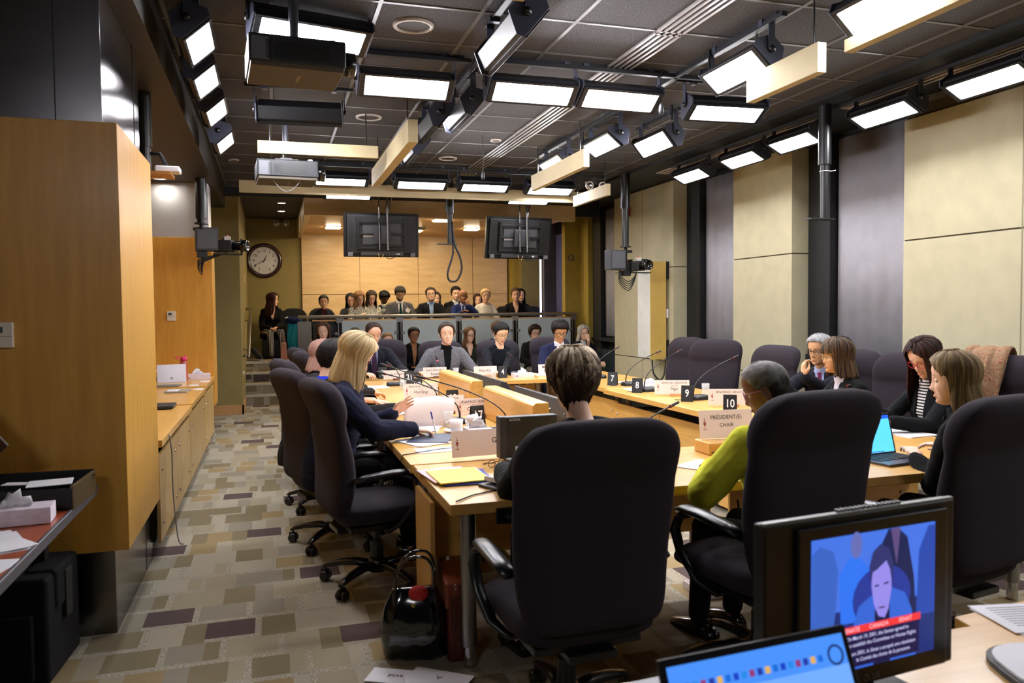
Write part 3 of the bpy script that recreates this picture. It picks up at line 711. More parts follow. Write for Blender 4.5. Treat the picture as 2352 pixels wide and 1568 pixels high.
# ------------------------------------------------------------------ hanging displays (seen from behind)
def tv(x, y, z, lab, rz, tilt):
    t = thing('hanging_display', lab, 'display', (x, y, z), R(rz), 'displays hung before the gallery')
    T = Matrix.Rotation(R(tilt), 4, 'X'); md = plain((38,38,40), .45); mp = plain((66,66,68), .45); mk = plain((24,24,25), .4)
    obj('bezel', MB().bb(-.53, .53, .0, .05, -.31, .31, T), mk, t, bevel=.006)
    obj('screen', MB().bb(-.505, .505, .05, .053, -.285, .285, T), M_BLACKGL, t)
    obj('back_shell', MB().bb(-.49, .49, -.04, .0, -.26, .285, T), md, t, bevel=.012)
    q = MB()
    for zz in (.10,-.06): q.bb(-.27,.27,-.052,-.038,zz-.075,zz+.075,T)
    obj('back_panel', q, mp, t, bevel=.004)
    q = MB()
    for s in (-1, 1): q.bb(s*.33-.02, s*.33+.02, -.085, -.035, -.20, .24, T)
    q.bb(-.34, .34, -.08, -.05, .17, .2, T).bb(-.34, .34, -.08, -.05, -.2, -.17, T).bb(-.34, .34, -.075, -.055, .0, .025, T)
    obj('mount_frame', q, mk, t, bevel=.003)
    obj('mount_plate', MB().bb(-.12, .12, -.12, -.08, -.12, .13, T), plain((52,52,55), .4), t, bevel=.006)
    q = MB()
    for s in (-1, 1): q.bb(s*.44-.035, s*.44+.035, -.055, -.038, -.30, -.245, T)
    obj('corner_foot', q, M_GREY, t, bevel=.004)
    q = MB().bb(-.30, .30, -.07, -.035, -.285, -.235, T)
    obj('connector_bay', q, plain((92,92,96), .3, .6), t, bevel=.003)
    q = MB()
    for k in range(9): q.bb(.0+k*.018, .008+k*.018, -.074, -.069, -.27, -.25, T)
    obj('socket_row', q, M_BLACK, t); obj('sticker', MB().bb(-.26,-.12,-.0545,-.052,-.03,-.005, T).bb(.20,.25,-.075,-.071,-.272,-.252, T), M_WHITE, t)
    s_ = MB()
    for k in range(16): s_.bb(-.46, -.41, -.042, -.0385, -.18+k*.024, -.17+k*.024, T).bb(.41, .46, -.042, -.0385, -.18+k*.024, -.17+k*.024, T)
    obj('vent_slot', s_, M_BLACK, t)
    top = ZC-z
    obj('pole', MB().cyl((0,-.14,.58), (0,-.14,top), .055), M_MBLACK, t, smooth=False)
    obj('hanger_rod', MB().cyl((-.045,-.14,-.22), (-.045,-.14,.6), .010, n=8).cyl((.07,-.14,-.22), (.07,-.14,.6), .015, n=8).tube([(.10,-.14,.7),(.13,-.14,.5),(.08,-.14,.30)], .012, 8), M_STEEL2, t, smooth=False)
    obj('cable', MB().tube([(.0,-.13,.3),(-.05,-.15,.2),(-.03,-.13,.05)], .008, 6).tube([(.04,-.09,-.26),(.06,-.11,-.33),(.12,-.1,-.34),(.2,-.1,-.30),(.22,-.08,-.26)], .005, 6), M_BLACK, t, smooth=True)
    obj('tan_cable', MB().tube([(-.06,-.09,-.26),(-.05,-.11,-.32),(-.01,-.11,-.33),(.02,-.09,-.27)], .004, 6), plain((190,150,90), .6), t, smooth=True)
tv(1.53, 11.25, 2.57, 'black flat display hung face-away, left of the centre pole', -2, 7)
tv(3.58, 11.25, 2.56, 'black flat display hung face-away, right of the centre pole', 6, 10)
# ------------------------------------------------------------------ hanging poles and cameras
def camera_rig(x, y, zp, rz, lab, boxoff, cdx=None, crot=0):
    t = thing('hanging_camera', lab, 'video camera', (x, y, zp), R(rz), 'ceiling-hung video cameras')
    top = (ZB if x < -.5 else ZC-.04)-zp
    obj('pole', MB().cyl((0,0,.05), (0,0,top-.45), .045).cyl((0,0,top-.45), (0,0,top), .06).cyl((0,0,.04),(0,0,.055),.075), M_MBLACK, t, smooth=False)
    bx = boxoff
    obj('control_box', MB().box((bx,0,-.13), (.24,.15,.26)), plain((60,62,66), .5), t, bevel=.006)
    obj('control_lid', MB().box((bx,-.08,-.13), (.20,.012,.22)), plain((84,86,92), .5), t, bevel=.003)
    obj('pan_head', MB().cyl((0,0,-.30),(0,0,.05),.022).box((0,0,-.30),(.11,.09,.07)).lathe([(0,-.03),(.09,-.03),(.09,0),(0,0)],24), M_BLACK, t, bevel=.003)
    c = Vector((-bx*1.25 if cdx is None else cdx, -.02, -.20)); q = -1 if bx > 0 else 1
    obj('cradle', MB().bb(c.x-.16, c.x+.16, c.y-.05, c.y+.05, c.z-.10, c.z-.085).bb(c.x-q*.15-.01, c.x-q*.15+.01, c.y-.06, c.y+.06, c.z-.1, c.z+.08), M_BLACK, t, bevel=.002)
    Q = Matrix.Translation(c) @ Matrix.Rotation(R(crot),4,'Z') @ Matrix.Translation(-c)
    b = obj('camera_body', MB().box(c+Vector((0,.06,0)), (.13,.25,.13), M=Q), M_DARK, t, bevel=.012)
    Rt = Q @ Matrix.Translation(c+Vector((0,-.06,.0))) @ Matrix.Rotation(PI/2,4,'X')
    obj('lens', MB().lathe([(0,0),(.05,0),(.054,.10),(.066,.11),(.066,.17),(.052,.172),(.046,.14),(0,.13)], 24, Rt), M_BLACKGL, b, smooth=True)
    obj('viewfinder', MB().box(c+Vector((.1,.05,.07)), (.12,.05,.05), M=Q), M_DARK, b, bevel=.006)
    obj('tally_light', MB().box(c+Vector((0,.02,.085)), (.07,.06,.05)), plain((214,206,196), .4), b, bevel=.006)
    obj('tally_lamp', MB().ell(c+Vector((0,.01,.115)), (.014,.014,.012), nu=10, nv=6), plain((190,60,40), .3), b, smooth=True)
    m = MB()
    for k in range(5):
        a = .05+.03*k
        m.tube([(bx*.6,0,-.24),(bx*.5-.01*k,-.03,-.32-a*.6),(-bx*.1,-.04,-.36-a),(-bx*.7,-.03,-.33-a*.5),(c.x,c.y+.05,c.z-.07)], .0055, 6)
    obj('cable_bundle', m, M_BLACK, t, smooth=True)
camera_rig(4.50, 9.5, 2.26, 8, 'video camera on a long pole before the right cream pier', -.16)
camera_rig(-.725, 9.5, 2.45, 6, 'video camera on a pole in front of the booth wall', .05, .27, 66)
def pole(x, y, z0, lab, loop=False):
    t = thing('hanging_pole', lab, 'pole', (x, y, z0))
    h = ZC-.04-z0
    obj('tube', MB().cyl((0,0,0),(0,0,h*.72),.038).cyl((0,0,h*.48),(0,0,h),.055), M_MBLACK, t, smooth=False)
    obj('end_plate', MB().box((-.05,0,-.004),(.26,.10,.012)), M_MBLACK, t, bevel=.002)
    if loop: obj('cable', MB().tube([(.02,-.03,.3),(.05,-.05,.0),(.12,-.06,-.18),(.14,-.06,-.35),(.07,-.06,-.50),(-.03,-.05,-.50),(-.05,-.05,-.38),(.02,-.05,-.15),(.03,-.03,.05)], .014, 8), M_BLACK, t, smooth=True)
    else: obj('cable_tie', MB().tube([(.042*math.cos(k), .042*math.sin(k), h*.42) for k in (0,.7,1.4,2.1,2.8,3.5,4.2,4.9,5.6)]+[(.10,-.02,h*.43)], .004, 6), M_WHITE, t)
pole(2.37, 10.55, 2.40, 'black hanging pole between the displays with a looped cable', True)
pole(4.70, 5.85, 2.27, 'thick black hanging pole before the wide window blind')
t = thing('booth_loudspeaker', 'white device on a black pole behind the wooden box', 'device', (-.745, 5.9, 2.53))
obj('pole', MB().cyl((-.06,0,.1),(-.06,0,.58),.055).cyl((-.06,0,-.1),(-.06,0,.2),.045), M_MBLACK, t)
obj('arm', MB().tube([(-.04,0,.06),(.04,0,.06),(.08,0,-.02)], .014, 8), M_DARK, t, smooth=True)
obj('housing', MB().box((.09,0,-.05), (.16,.12,.045)), M_WHITE, t, bevel=.012)
obj('shelf', MB().box((0,0,-.085), (.24,.22,.02)), wood((196,140,80),(170,110,60)), t)
# hanging microphones from the ceiling
for (x, y, L, l) in ((2.86, 5.4, .30, 'black ceiling microphone dangling on a wire, nearer one'), (2.13, 7.9, .42, 'tiny ceiling microphone dangling on a wire, farther one')):
    t = thing('ceiling_microphone', l, 'microphone', (x, y, ZC-L), 0)
    obj('wire', MB().tube([(0,0,.04),(.01,0,L*.5),(0,0,L-.002)], .003, 6), M_BLACK, t)
    obj('capsule', MB().lathe([(0,-.04),(.016,-.035),(.02,-.01),(.016,.03),(.006,.05),(0,.05)], 14), M_DARK, t, smooth=True)
# tall folded whiteboard on the far pier
t = thing('wall_screen_case', 'tall narrow yellow and white screen case on the far pier', 'screen case', (5.05, 9.9, 0))
obj('white_face', MB().bb(-.04, .0, -.10, .28, .80, 2.12), plain((214,214,206), .5), t, bevel=.004)
obj('yellow_side', MB().bb(-.04, .20, -.115, -.10, .78, 2.14), plain((210,176,92), .5), t, bevel=.003)
obj('bracket', MB().bb(.20, .26, -.11, -.05, 1.9, 2.14).bb(.20, .26, -.11, -.05, .78, 1.05), M_BLACK, t, bevel=.003)
obj('switch_plate', MB().bb(.21, .24, -.105, -.03, 1.36, 1.48), M_WHITE, t)
obj('cable', MB().tube([(.0,-.08,.78),(.0,-.12,.6),(.08,-.14,.5),(.16,-.12,.56),(.2,-.1,.74)], .011, 8), M_BLACK, t, smooth=True)
tag(obj('fire_pull_station', MB().bb(5.27, 5.30, 11.0, 11.1, 2.9, 3.05), plain((150,40,30), .4), bevel=.004), 'small red fire device high on the far pier', 'fire alarm')
tag(obj('wall_ring', MB().lathe([(.045,-.01),(.06,-.01),(.06,.01),(.045,.01)], 20, Matrix.Translation((5.24,13.34,2.42)) @ Matrix.Rotation(PI/2,4,'X')), M_STEEL2), 'small steel ring on the yellow-olive column', 'wall fitting')
# ------------------------------------------------------------------ conference tables
def table(x0, x1, y0, y1, lab, legs=True, z=.73, rz=0):
    t = thing('conference_table', lab, 'table', ((x0+x1)/2, (y0+y1)/2, 0), R(rz), 'maple conference tables'); a, b = (x1-x0)/2, (y1-y0)/2
    mm = M_MAPLE if a > b else M_MAPLEY
    obj('tabletop', MB().bb(-a, a, -b, b, z-.045, z), mm, t, bevel=.004)
    return t, a, b
def tleg(t, x, y, h=.685):
    l = obj('leg', MB().cyl((x,y,.09),(x,y,h),.033,n=24), M_STEEL2, t, smooth=False); autosm(l)
    obj('foot', MB().lathe([(0,.0),(.026,.0),(.028,.01),(.026,.09),(0,.09)],20,c=(x,y,0)), M_CHROME, l)
def modesty(t, x0, x1, y0, y1, z0, z1, mm=None):
    f = obj('modesty_panel', MB().bb(x0, x1, y0, y1, z0, z1), mm or M_MAPLE, t, bevel=.002)
    q = MB(); ax = abs(x1-x0) > abs(y1-y0)
    for s in (.1, .9):
        for zz in (z0+.1, z1-.1):
            q.ell((x0+(x1-x0)*s if ax else min(x0,x1)-.002, y0+(y1-y0)*s if not ax else min(y0,y1)-.002, zz), (.012,.012,.012), nu=10, nv=6)
    obj('screw_cap', q, M_CHROME, f, smooth=True)
# left run
for k, (y0, y1, l) in enumerate(((3.86, 5.5, 'left-hand maple table beside the blonde woman'), (5.52, 7.1, 'left-hand maple table, middle section'), (7.12, 9.0, 'left-hand maple table, far section by the witnesses'))):
    t, a, b = table(.65, 1.44, y0, y1, l)
    modesty(t, a-.02-.02, a-.02, -b+.03, b-.03, .05, .60, M_MAPLEY)
    for sx in (-.3, .3):
        for sy in (-b+.15, b-.15): tleg(t, sx, sy)
    if k == 0: obj('cable', MB().tube([(-a-.01,-b+.25,.70),(-a+.0,-b+.25,.735),(-a+.2,-b+.35,.734),(-a+.45,-b+.42,.734)], .003, 6), M_BLACK, t, smooth=True)
# witness table
t, a, b = table(1.46, 3.04, 8.12, 8.95, 'maple witness table facing the photographer'); modesty(t, -a+.05, a-.05, b-.3, b-.28, .08, .62)
for sx in (-a+.2, a-.2):
    for sy in (-.25, .25): tleg(t, sx, sy)
# right run
for k, (y0, y1, l, dx) in enumerate(((6.9, 8.95, 'right-hand maple table with the tents 7 and 8', .06), (5.0, 6.88, 'right-hand maple table with the tents 9 and 10', .0), (3.88, 4.98, 'right-hand maple table before the woman with red glasses', -.03))):
    t, a, b = table(3.02+dx, 3.86+dx*.3, y0, y1, l)
    modesty(t, -a+.10, -a+.12, -b+.01, -.005, .06, .60, M_MAPLEY); modesty(t, -a+.10, -a+.12, .005, b-.01, .06, .60, M_MAPLEY)
    for sx in (-.22, .34):
        for sy in (-b+.15, b-.15): tleg(t, sx, sy)
    obj('under_shelf', MB().bb(-a+.13, a-.1, -b+.1, b-.1, .50, .52), M_BLACK, t)
# head table
t, a, b = table(.66, 2.30, 3.0, 3.84, 'head maple table, left section with the yellow folder')
tleg(t, -a+.11, -b+.16); tleg(t, a-.12, -b+.16); tleg(t, -a+.12, b-.1); tleg(t, a-.12, b-.1)
obj('side_panel', MB().bb(-a+.0, -a+.02, b-.42, b-.05, .04, .64), M_MAPLEZ, t)
modesty(t, -a+.05, a-.05, b-.14, b-.12, .30, .62)
cpn = obj('control_panel', MB().box((-a+.29, -b-.008, .672), (.21,.02,.065)), M_BLACKGL, t, bevel=.004)
q = MB()
for k, r_ in ((-.06,.010),(.0,.013),(.06,.009)): q.lathe([(0,.0),(r_,0),(r_*.9,.02),(0,.02)], 16, Matrix.Translation((-a+.29+k,-b-.018,.672)) @ Matrix.Rotation(PI/2,4,'X'))
obj('dial', q, M_CHROME, cpn, smooth=False)
obj('cable', MB().tube([(-a+.03,-b+.03,.735),(-a+.12,-b+.12,.734),(-a+.28,-b+.2,.734)], .003, 6).tube([(-a+.14,-b+.2,.4),(-a+.25,-b+.3,.2),(-a+.28,-b+.25,.02)], .004, 6), M_BLACK, t, smooth=True)
t, a, b = table(2.32, 3.70, 2.86, 3.84, 'head maple table, right section under the open laptop')
tleg(t, -a+.12, -b+.16); tleg(t, a-.12, -b+.16); modesty(t, -a+.05, a-.05, b-.14, b-.12, .30, .62)
# divider boxes with slanted monitors
for k, (y0, y1, x0, l1, l2) in enumerate(((5.86, 7.05, 1.46, 'farther oblong wooden divider box on the inside of the left tables', 'black slanted monitor housing beside the farther wooden divider'), (4.32, 5.45, 1.45, 'nearer oblong wooden divider box on the inside of the left tables', 'black slanted monitor housing beside the nearer wooden divider'))):
    b_ = MB(); s = [(0,0),(.13,0),(.10,.48),(.02,.48),(0,.46)]
    vs0 = [(x, 0, z) for x, z in s]; L = y1-y0
    b_.loft([[(x, 0, z) for x, z in s], [(x, L, z) for x, z in s]], True)
    o = obj('divider_box', b_, M_MAPLEY, bevel=.006); o.location = (x0, y0, .47); tag(o, l1, 'divider box', 'wooden divider boxes'); obj('support', MB().bb(.02,.10,.08,.14,-.47,.0).bb(.02,.10,y1-y0-.14,y1-y0-.08,-.47,.0), M_BLACK, o)
    t = thing('monitor_housing', l2, 'monitor housing', (x0+.16, y0-.12, 0), 0, 'slanted monitor housings')
    s = [(0,.80),(.06,.95),(.10,.94),(.30,.66),(.28,.60),(.02,.60)]
    obj('housing', MB().loft([[(x, 0, z) for x, z in s], [(x, L+.05, z) for x, z in s]], True), plain((52,52,54), .45), t, bevel=.004)
    obj('screen', MB().add([(.106,.08,.9395),(.298,.08,.6715),(.298,L-.03,.6715),(.106,L-.03,.9395)], [(0,1,2,3)]), M_BLACKGL, t, solid=.003)
    q = MB()
    for j in range(5): q.ell((.03,.1+j*.25,.88), (.008,.008,.008), nu=8, nv=6)
    obj('screw', q, M_CHROME, t); obj('stand', MB().bb(.06, .2, .1, .2, 0, .62).bb(.06, .2, L-.2, L-.1, 0, .62), M_BLACK, t)
t = thing('yellow_cable', 'yellow cable sagging below the witness table', 'cable', (2.5, 8.2, .6))
obj('cable', MB().tube([(-.22,0,.02),(-.15,0,-.03),(-.05,0,-.08),(.08,0,-.09),(.2,0,-.05)], .007, 8), plain((226,190,40), .5), t, smooth=True)
# ------------------------------------------------------------------ chairs
CH = cloth((50,44,51), .92, 900, .10); CHP = plain((16,16,18), .32, spec=.6)
def make_chair():
    t = thing('high_back_chair', '', 'chair', (0,0,0), 0)
    def bring(cy, z, w, d, n=28, e=3.4, tilt=0):
        return [(x, cy+y*math.cos(tilt), z+y*math.sin(tilt)) for x, y in rr_ring(w/2, d/2, n, e)]
    prof = [(-.245,.435,.40,.05),(-.245,.45,.47,.10),(-.24,.50,.52,.12),(-.225,.60,.545,.135),(-.225,.70,.56,.13),(-.24,.80,.575,.115),(-.255,.88,.58,.10),(-.262,.925,.58,.088),
            (-.262,.95,.585,.115),(-.268,.985,.59,.135),(-.282,1.03,.588,.15),(-.296,1.07,.56,.155),(-.308,1.10,.52,.145),(-.316,1.125,.45,.115),(-.32,1.14,.36,.07),(-.321,1.146,.24,.03)]
    obj('backrest', MB().loft([bring(*p) for p in prof]), CH, t, smooth=True, sub=1)
    sp = [(-.24,.43,.10,.44),(-.22,.44,.13,.50),(-.10,.435,.13,.52),(.05,.44,.13,.52),(.17,.445,.12,.52),(.23,.435,.10,.50),(.255,.42,.06,.46),(.262,.41,.02,.40)]
    obj('seat', MB().loft([[(x, y, z+zz) for x, zz in rr_ring(w/2, d/2, 28, 3.2)] for y, z, d, w in sp]), CH, t, smooth=True, sub=1)
    obj('seat_pan', MB().bb(-.2,.2,-.2,.2,.345,.375).bb(-.09,.09,-.24,.08,.32,.35), CHP, t, bevel=.008)
    for s in (-1, 1):
        a = obj('armrest', MB().tube([(s*.285,-.20,.635),(s*.29,-.14,.650),(s*.292,.0,.662),(s*.29,.10,.660),(s*.286,.145,.648)], [.026,.034,.036,.034,.024], 14, flat=.5), CHP, t, smooth=True)
        obj('arm_bracket', MB().tube([(s*.288,.05,.652),(s*.30,.125,.625),(s*.302,.15,.57),(s*.295,.12,.48),(s*.27,.05,.39),(s*.22,.0,.345),(s*.16,0,.345)], [.02,.024,.024,.024,.024,.022,.02], 12, flat=.62), CHP, a, smooth=True)
    obj('gas_column', MB().cyl((0,0,.07),(0,0,.20),.030).cyl((0,0,.2),(0,0,.34),.018).cyl((0,0,.15),(0,0,.24),.036), CHP, t)
    obj('hub', MB().lathe([(0,.07),(.045,.07),(.052,.09),(.05,.13),(.034,.15),(0,.15)], 24), CHP, t, smooth=True)
    for k in range(5):
        a = R(72*k+18); M_ = Matrix.Rotation(a, 4, 'Z')
        rg = []
        for r_, z, w, h in ((.03,.105,.03,.022),(.12,.118,.026,.02),(.22,.108,.022,.017),(.29,.092,.02,.013),(.315,.082,.014,.008)):
            rg.append([(r_, x, z+zz) for x, zz in rr_ring(w, h, 12, 3)])
        l = obj('base_leg', MB().loft(rg, True, M_), CHP, t, smooth=True)
        q = MB()
        for s in (-1, 1): q.lathe([(0,-.011),(.024,-.011),(.029,-.005),(.029,.005),(.024,.011),(0,.011)], 18, M_ @ Matrix.Translation((.30, s*.018, .03)) @ Matrix.Rotation(PI/2,4,'X'))
        q.cyl((.30,0,.03),(.30,0,.085),.008,M=M_,n=8); q.box((.30,0,.05),(.05,.012,.03),M=M_)
        obj('caster', q, CHP, l, smooth=False)
    return t
CH0 = make_chair(); used = []
def chair(x, y, rz, lab, sc=1.0):
    if not used: o = CH0; used.append(1); o.location = (x, y, 0); o.rotation_euler = (0,0,R(rz)); o['label'] = lab
    else: o = dup(CH0, (x, y, 0), R(rz), lab)
    o.scale = (sc, sc, sc); o['group'] = 'high-back conference chairs'; return o
# rz = 0 faces away from the photographer (+Y); -90 faces +X
chair(1.00, 2.62, 2, 'big high-back chair seen from behind, under the short-haired woman')
chair(1.90, 2.74, 8, 'high-back chair seen from behind, under the woman in yellow-green', 1.04)
chair(2.70, 2.66, 10, 'high-back chair seen from behind at the right edge, under the brown-haired woman')
chair(.53, 4.30, -80, 'empty high-back chair nearest the aisle, seat and armrest in full view')
chair(.39, 5.15, -74, 'high-back chair of the blonde woman, second from the camera in the left row')
chair(.38, 6.15, -78, 'high-back chair barely peeking out behind the second left chair')
chair(.57, 7.25, -80, 'high-back chair of the person with pinkish hair covering, left row')
chair(.54, 8.0, -80, 'farthest high-back chair of the left row')
chair(1.28, 9.35, 176, 'high-back chair behind the balding witness in the dark suit')
chair(2.02, 9.45, 176, 'high-back chair behind the witness in the grey blazer', .97)
chair(2.78, 9.40, 180, 'high-back chair behind the young woman in the black sweater', .97)
chair(3.52, 9.42, 184, 'high-back chair behind the witness in the navy suit', .99)
chair(4.15, 7.75, 98, 'empty high-back chair before the far pier, leftmost of the right row', 1.02)
chair(4.13, 6.98, 118, 'empty high-back chair facing the camera, second of the right row', 1.02)
chair(4.15, 6.15, 95, 'empty high-back chair partly hidden by the grey-haired head, right row', 1.0)
chair(4.30, 5.35, 95, 'high-back chair of the grey-haired man')
chair(4.30, 4.62, 108, 'high-back chair visible between the bob-haired woman and the red glasses')
chair(4.30, 3.82, 112, 'high-back chair with the patterned shawl draped over it', 1.02)
# ------------------------------------------------------------------ people
def interp(x, xs, ys):
    return float(np.interp(x, xs, ys))
HZ = [-.118,-.108,-.095,-.07,-.04,-.01,.02,.05,.075,.095,.11,.118,.121]
HF = [.052,.074,.082,.083,.081,.080,.086,.089,.082,.067,.045,.022,.004]
HB = [-.010,-.022,-.038,-.060,-.085,-.098,-.104,-.103,-.092,-.073,-.047,-.022,-.006]
HW = [.016,.032,.046,.058,.067,.072,.0755,.077,.071,.058,.040,.022,.004]
def skull(phi, z):
    f = interp(z, HZ, HF); bk = -interp(z, HZ, HB); w = interp(z, HZ, HW)
    c, s_ = math.cos(phi), math.sin(phi)
    e = 2.25
    d = f if c > 0 else bk
    r = (abs(c/d)**e + abs(s_/w)**e)**(-1/e)
    return r
def g2(x, y, sx, sy): return math.exp(-(x*x)/(2*sx*sx)-(y*y)/(2*sy*sy))
def head_mesh(fem, skin_i, lip_i, brow_i, beard=None, beard_i=0, nose=1.0, jaw=1.0):
    NP, NZ = 72, 46
    zs = [-.118+.239*(.5-.5*math.cos(PI*(i)/(NZ-1)))for i in range(NZ)]
    rings = []; fac = []
    for z in zs:
        rg = []
        for k in range(NP):
            u = -PI+2*PI*k/NP
            phi = u - .38*math.sin(u) if True else u      # denser at the face
            r = skull(phi, z)
            if z < -.03: r *= (1 if math.cos(phi) < 0 else 1-(0.05 if fem else -.02)*abs(math.sin(phi))*min(1, (-.03-z)/.05))
            x, y = r*math.sin(phi), r*math.cos(phi)
            if math.cos(phi) > 0:
                ax = abs(x)
                nz = interp(z, [-.062,-.052,-.046,-.038,-.02,0,.018,.03], [0,.006,.019,.0245,.016,.009,.003,0])*nose
                wx = interp(z, [-.05,-.04,-.02,.02], [.013,.0125,.008,.007])
                y += nz*math.exp(-(x/wx)**2/1.3)
                y -= .0115*g2(ax-.031, z+.001, .0125, .009)
                y += .0045*g2(ax-.03, z-.019, .018, .006)
                y += .004*g2(ax-.042, z+.035, .014, .013)
                y -= .0035*g2(ax-.024, z+.068, .007, .014)
                y += .0030*g2(x, z+.066, .016, .0042)+.0035*g2(x, z+.0785, .015, .0048)
                y -= .0035*g2(x, z+.072, .022, .0018)
                y -= .004*g2(x, z+.089, .018, .005)
                y += .006*g2(x, z+.106, .018, .010)
            rg.append((x, y, z))
        rings.append(rg)
    m = MB(); m.m = skin_i; m.loft(rings, True)
    # lips, brows and beard are areas of the same surface
    for i in range(NZ-1):
        for k in range(NP):
            f = i*NP+k; idx = m.f[f]
            cx = sum(m.v[j][0] for j in idx)/4; cy = sum(m.v[j][1] for j in idx)/4; cz = sum(m.v[j][2] for j in idx)/4
            if cy > .05:
                lw = .0068*(1-(cx/.024)**2) if abs(cx) < .024 else -1
                bz = .0225+.0035*(1-((abs(cx)-.034)/.02)**2)
            if beard and cz < -.045 and m.mi[f] != lip_i and cy > -.02:
                edge = interp(abs(cx), [0,.03,.045,.07], [-.055,-.058,-.045,-.0])
                if cz < edge or (cz < -.03 and abs(cx) > .055): m.mi[f] = beard_i
            elif beard and cz < .0 and abs(cx) > .06 and -.02 < cy < .03: m.mi[f] = beard_i
    # ears
    for s in (-1, 1):
        T = Matrix.Translation((s*.0745,-.012,-.012)) @ Matrix.Rotation(s*R(-20),4,'Z') @ Matrix.Rotation(R(-8),4,'X')
        m.m = skin_i
        rg = []
        for t, (ox, rr_) in enumerate(((-.004,.80),(.004,.92),(.009,1.0),(.011,.9),(.008,.62),(.005,.3))):
            rg.append([(s*ox, .018*rr_*math.cos(2*PI*k/18)+(.002 if math.sin(2*PI*k/18)>0 else 0), .032*rr_*math.sin(2*PI*k/18)*(1.05 if math.sin(2*PI*k/18)>0 else .9)) for k in range(18)])
        m.loft(rg, True, T)
    return m
HAIR = {  # (degrees from the face, lower edge height), thickness, bulge below the ears
 'short': ([0,30,52,68,80,95,120,150,180],[.082,.080,.058,.02,-.022,-.018,-.045,-.07,-.078], .012, 0),
 'balding': ([0,30,52,68,80,95,120,150,180],[.112,.104,.07,.03,-.02,-.018,-.045,-.07,-.078], .007, 0),
 'receding': ([0,30,52,68,80,95,120,150,180],[.098,.088,.062,.02,-.02,-.018,-.045,-.07,-.078], .010, 0),
 'crop': ([0,30,52,68,80,95,120,150,180],[.092,.086,.062,.03,.004,.004,-.045,-.075,-.085], .007, 0),
 'tucked': ([0,22,40,58,76,92,120,150,180],[.100,.092,.066,.035,.012,-.16,-.20,-.21,-.21], .015, .014),
 'full': ([0,30,52,68,80,95,120,150,180],[.070,.070,.052,.01,-.03,-.03,-.055,-.08,-.088], .021, 0),
 'bob': ([0,22,40,54,68,90,120,150,180],[.100,.090,.060,-.02,-.13,-.145,-.15,-.155,-.155], .016, .016),
 'fringebob': ([0,25,45,58,70,90,120,150,180],[.026,.026,.022,-.10,-.14,-.15,-.155,-.155,-.155], .016, .018),
 'longbob': ([0,22,38,52,66,90,120,150,180],[.100,.090,.055,-.09,-.17,-.19,-.20,-.205,-.205], .017, .014),
 'long': ([0,22,38,52,66,90,120,150,180],[.100,.090,.055,-.12,-.25,-.28,-.29,-.30,-.30], .015, .018),
 'tied': ([0,30,52,66,80,95,120,150,180],[.082,.074,.050,.01,-.02,-.012,-.045,-.075,-.085], .008, 0),
 'fluffy': ([0,28,48,62,76,92,120,150,180],[.070,.066,.048,.025,-.002,-.005,-.075,-.135,-.152], .019, 0),
 'scarf': ([0,28,44,56,66,90,120,150,180],[.070,.055,.03,-.07,-.125,-.14,-.15,-.16,-.16], .016, .020),
}
def hair_mesh(style, wob=.004, seed=0, top=0, back=0):
    A, Z, th, bulge = HAIR[style]; NP, NS = 88, 30; rings = []
    long_ = Z[-1] < -.1
    zc = .121+th+top
    for i in range(NS):
        rg = []
        for k in range(NP):
            phi = -PI+2*PI*k/NP; deg = abs(math.degrees(phi))
            ze = interp(deg, A, Z)+(.010*noise.noise(Vector((phi*7, seed, 3)))+(.006*noise.noise(Vector((phi*30, seed, 9)))))*(1.4 if long_ else .5)
            s = i/(NS-1)
            # dense near the crown where the surface is flat
            z = zc-(zc-ze)*(s**1.6 if s < 1 else 1)
            zz = min(z-th*.6*(z > 0)*(z/.12), .1195)
            if z < -.03 and long_ and style != 'fluffy':
                r = skull(phi, -.02)
                f = min(1, (-.03-z)/.12)
                r = r+bulge*f
                if deg > 120: r += (.0 + .012*f)
                if deg < 90: r -= .010*f
            else:
                r = skull(phi, max(zz, -.11))
                if z < -.03 and deg > 90: r = max(r, .050 if deg < 120 else .054)
            t_ = th*(1.0 if s > .03 else .6)
            if not long_ and s > .8: t_ *= 1-(s-.8)/.2*.75
            if style == 'fluffy' and z < -.01: t_ *= max(.3, 1-(-.01-z)/.06)
            if math.cos(phi) < -.3: t_ += back
            r += t_
            n1 = noise.noise(Vector((math.sin(phi)*9+seed, math.cos(phi)*9, z*9)))
            n2 = noise.noise(Vector((phi*16+seed, z*5, 1.7)))
            r += wob*(n1*1.2+n2*1.1)
            if i == 0: r *= .02
            rg.append((r*math.sin(phi), r*math.cos(phi), z+(wob*.8*n1 if i else 0)))
        rings.append(rg)
    vs = [p for r in rings for p in r]; fs = []
    for i in range(NS-1):
        for j in range(NP): fs.append((i*NP+j, (i+1)*NP+j, (i+1)*NP+(j+1) % NP, i*NP+(j+1) % NP))
    fs.append(tuple(range(NP)))
    me = bpy.data.meshes.new('hair'); me.from_pydata(vs, [], fs)
    uv = me.uv_layers.new(name='UVMap')
    for p in me.polygons:
        js = [me.loops[l].vertex_index % NP for l in p.loop_indices]; wrap = max(js)-min(js) > NP/2
        for l in p.loop_indices:
            v = me.loops[l].vertex_index; j = v % NP
            if wrap and j < NP/2 and len(js) == 4: j += NP
            uv.data[l].uv = (j/NP, (v//NP)/NS)
    me.polygons.foreach_set('use_smooth', [True]*len(me.polygons)); me.update()
    return me
_hands = {}
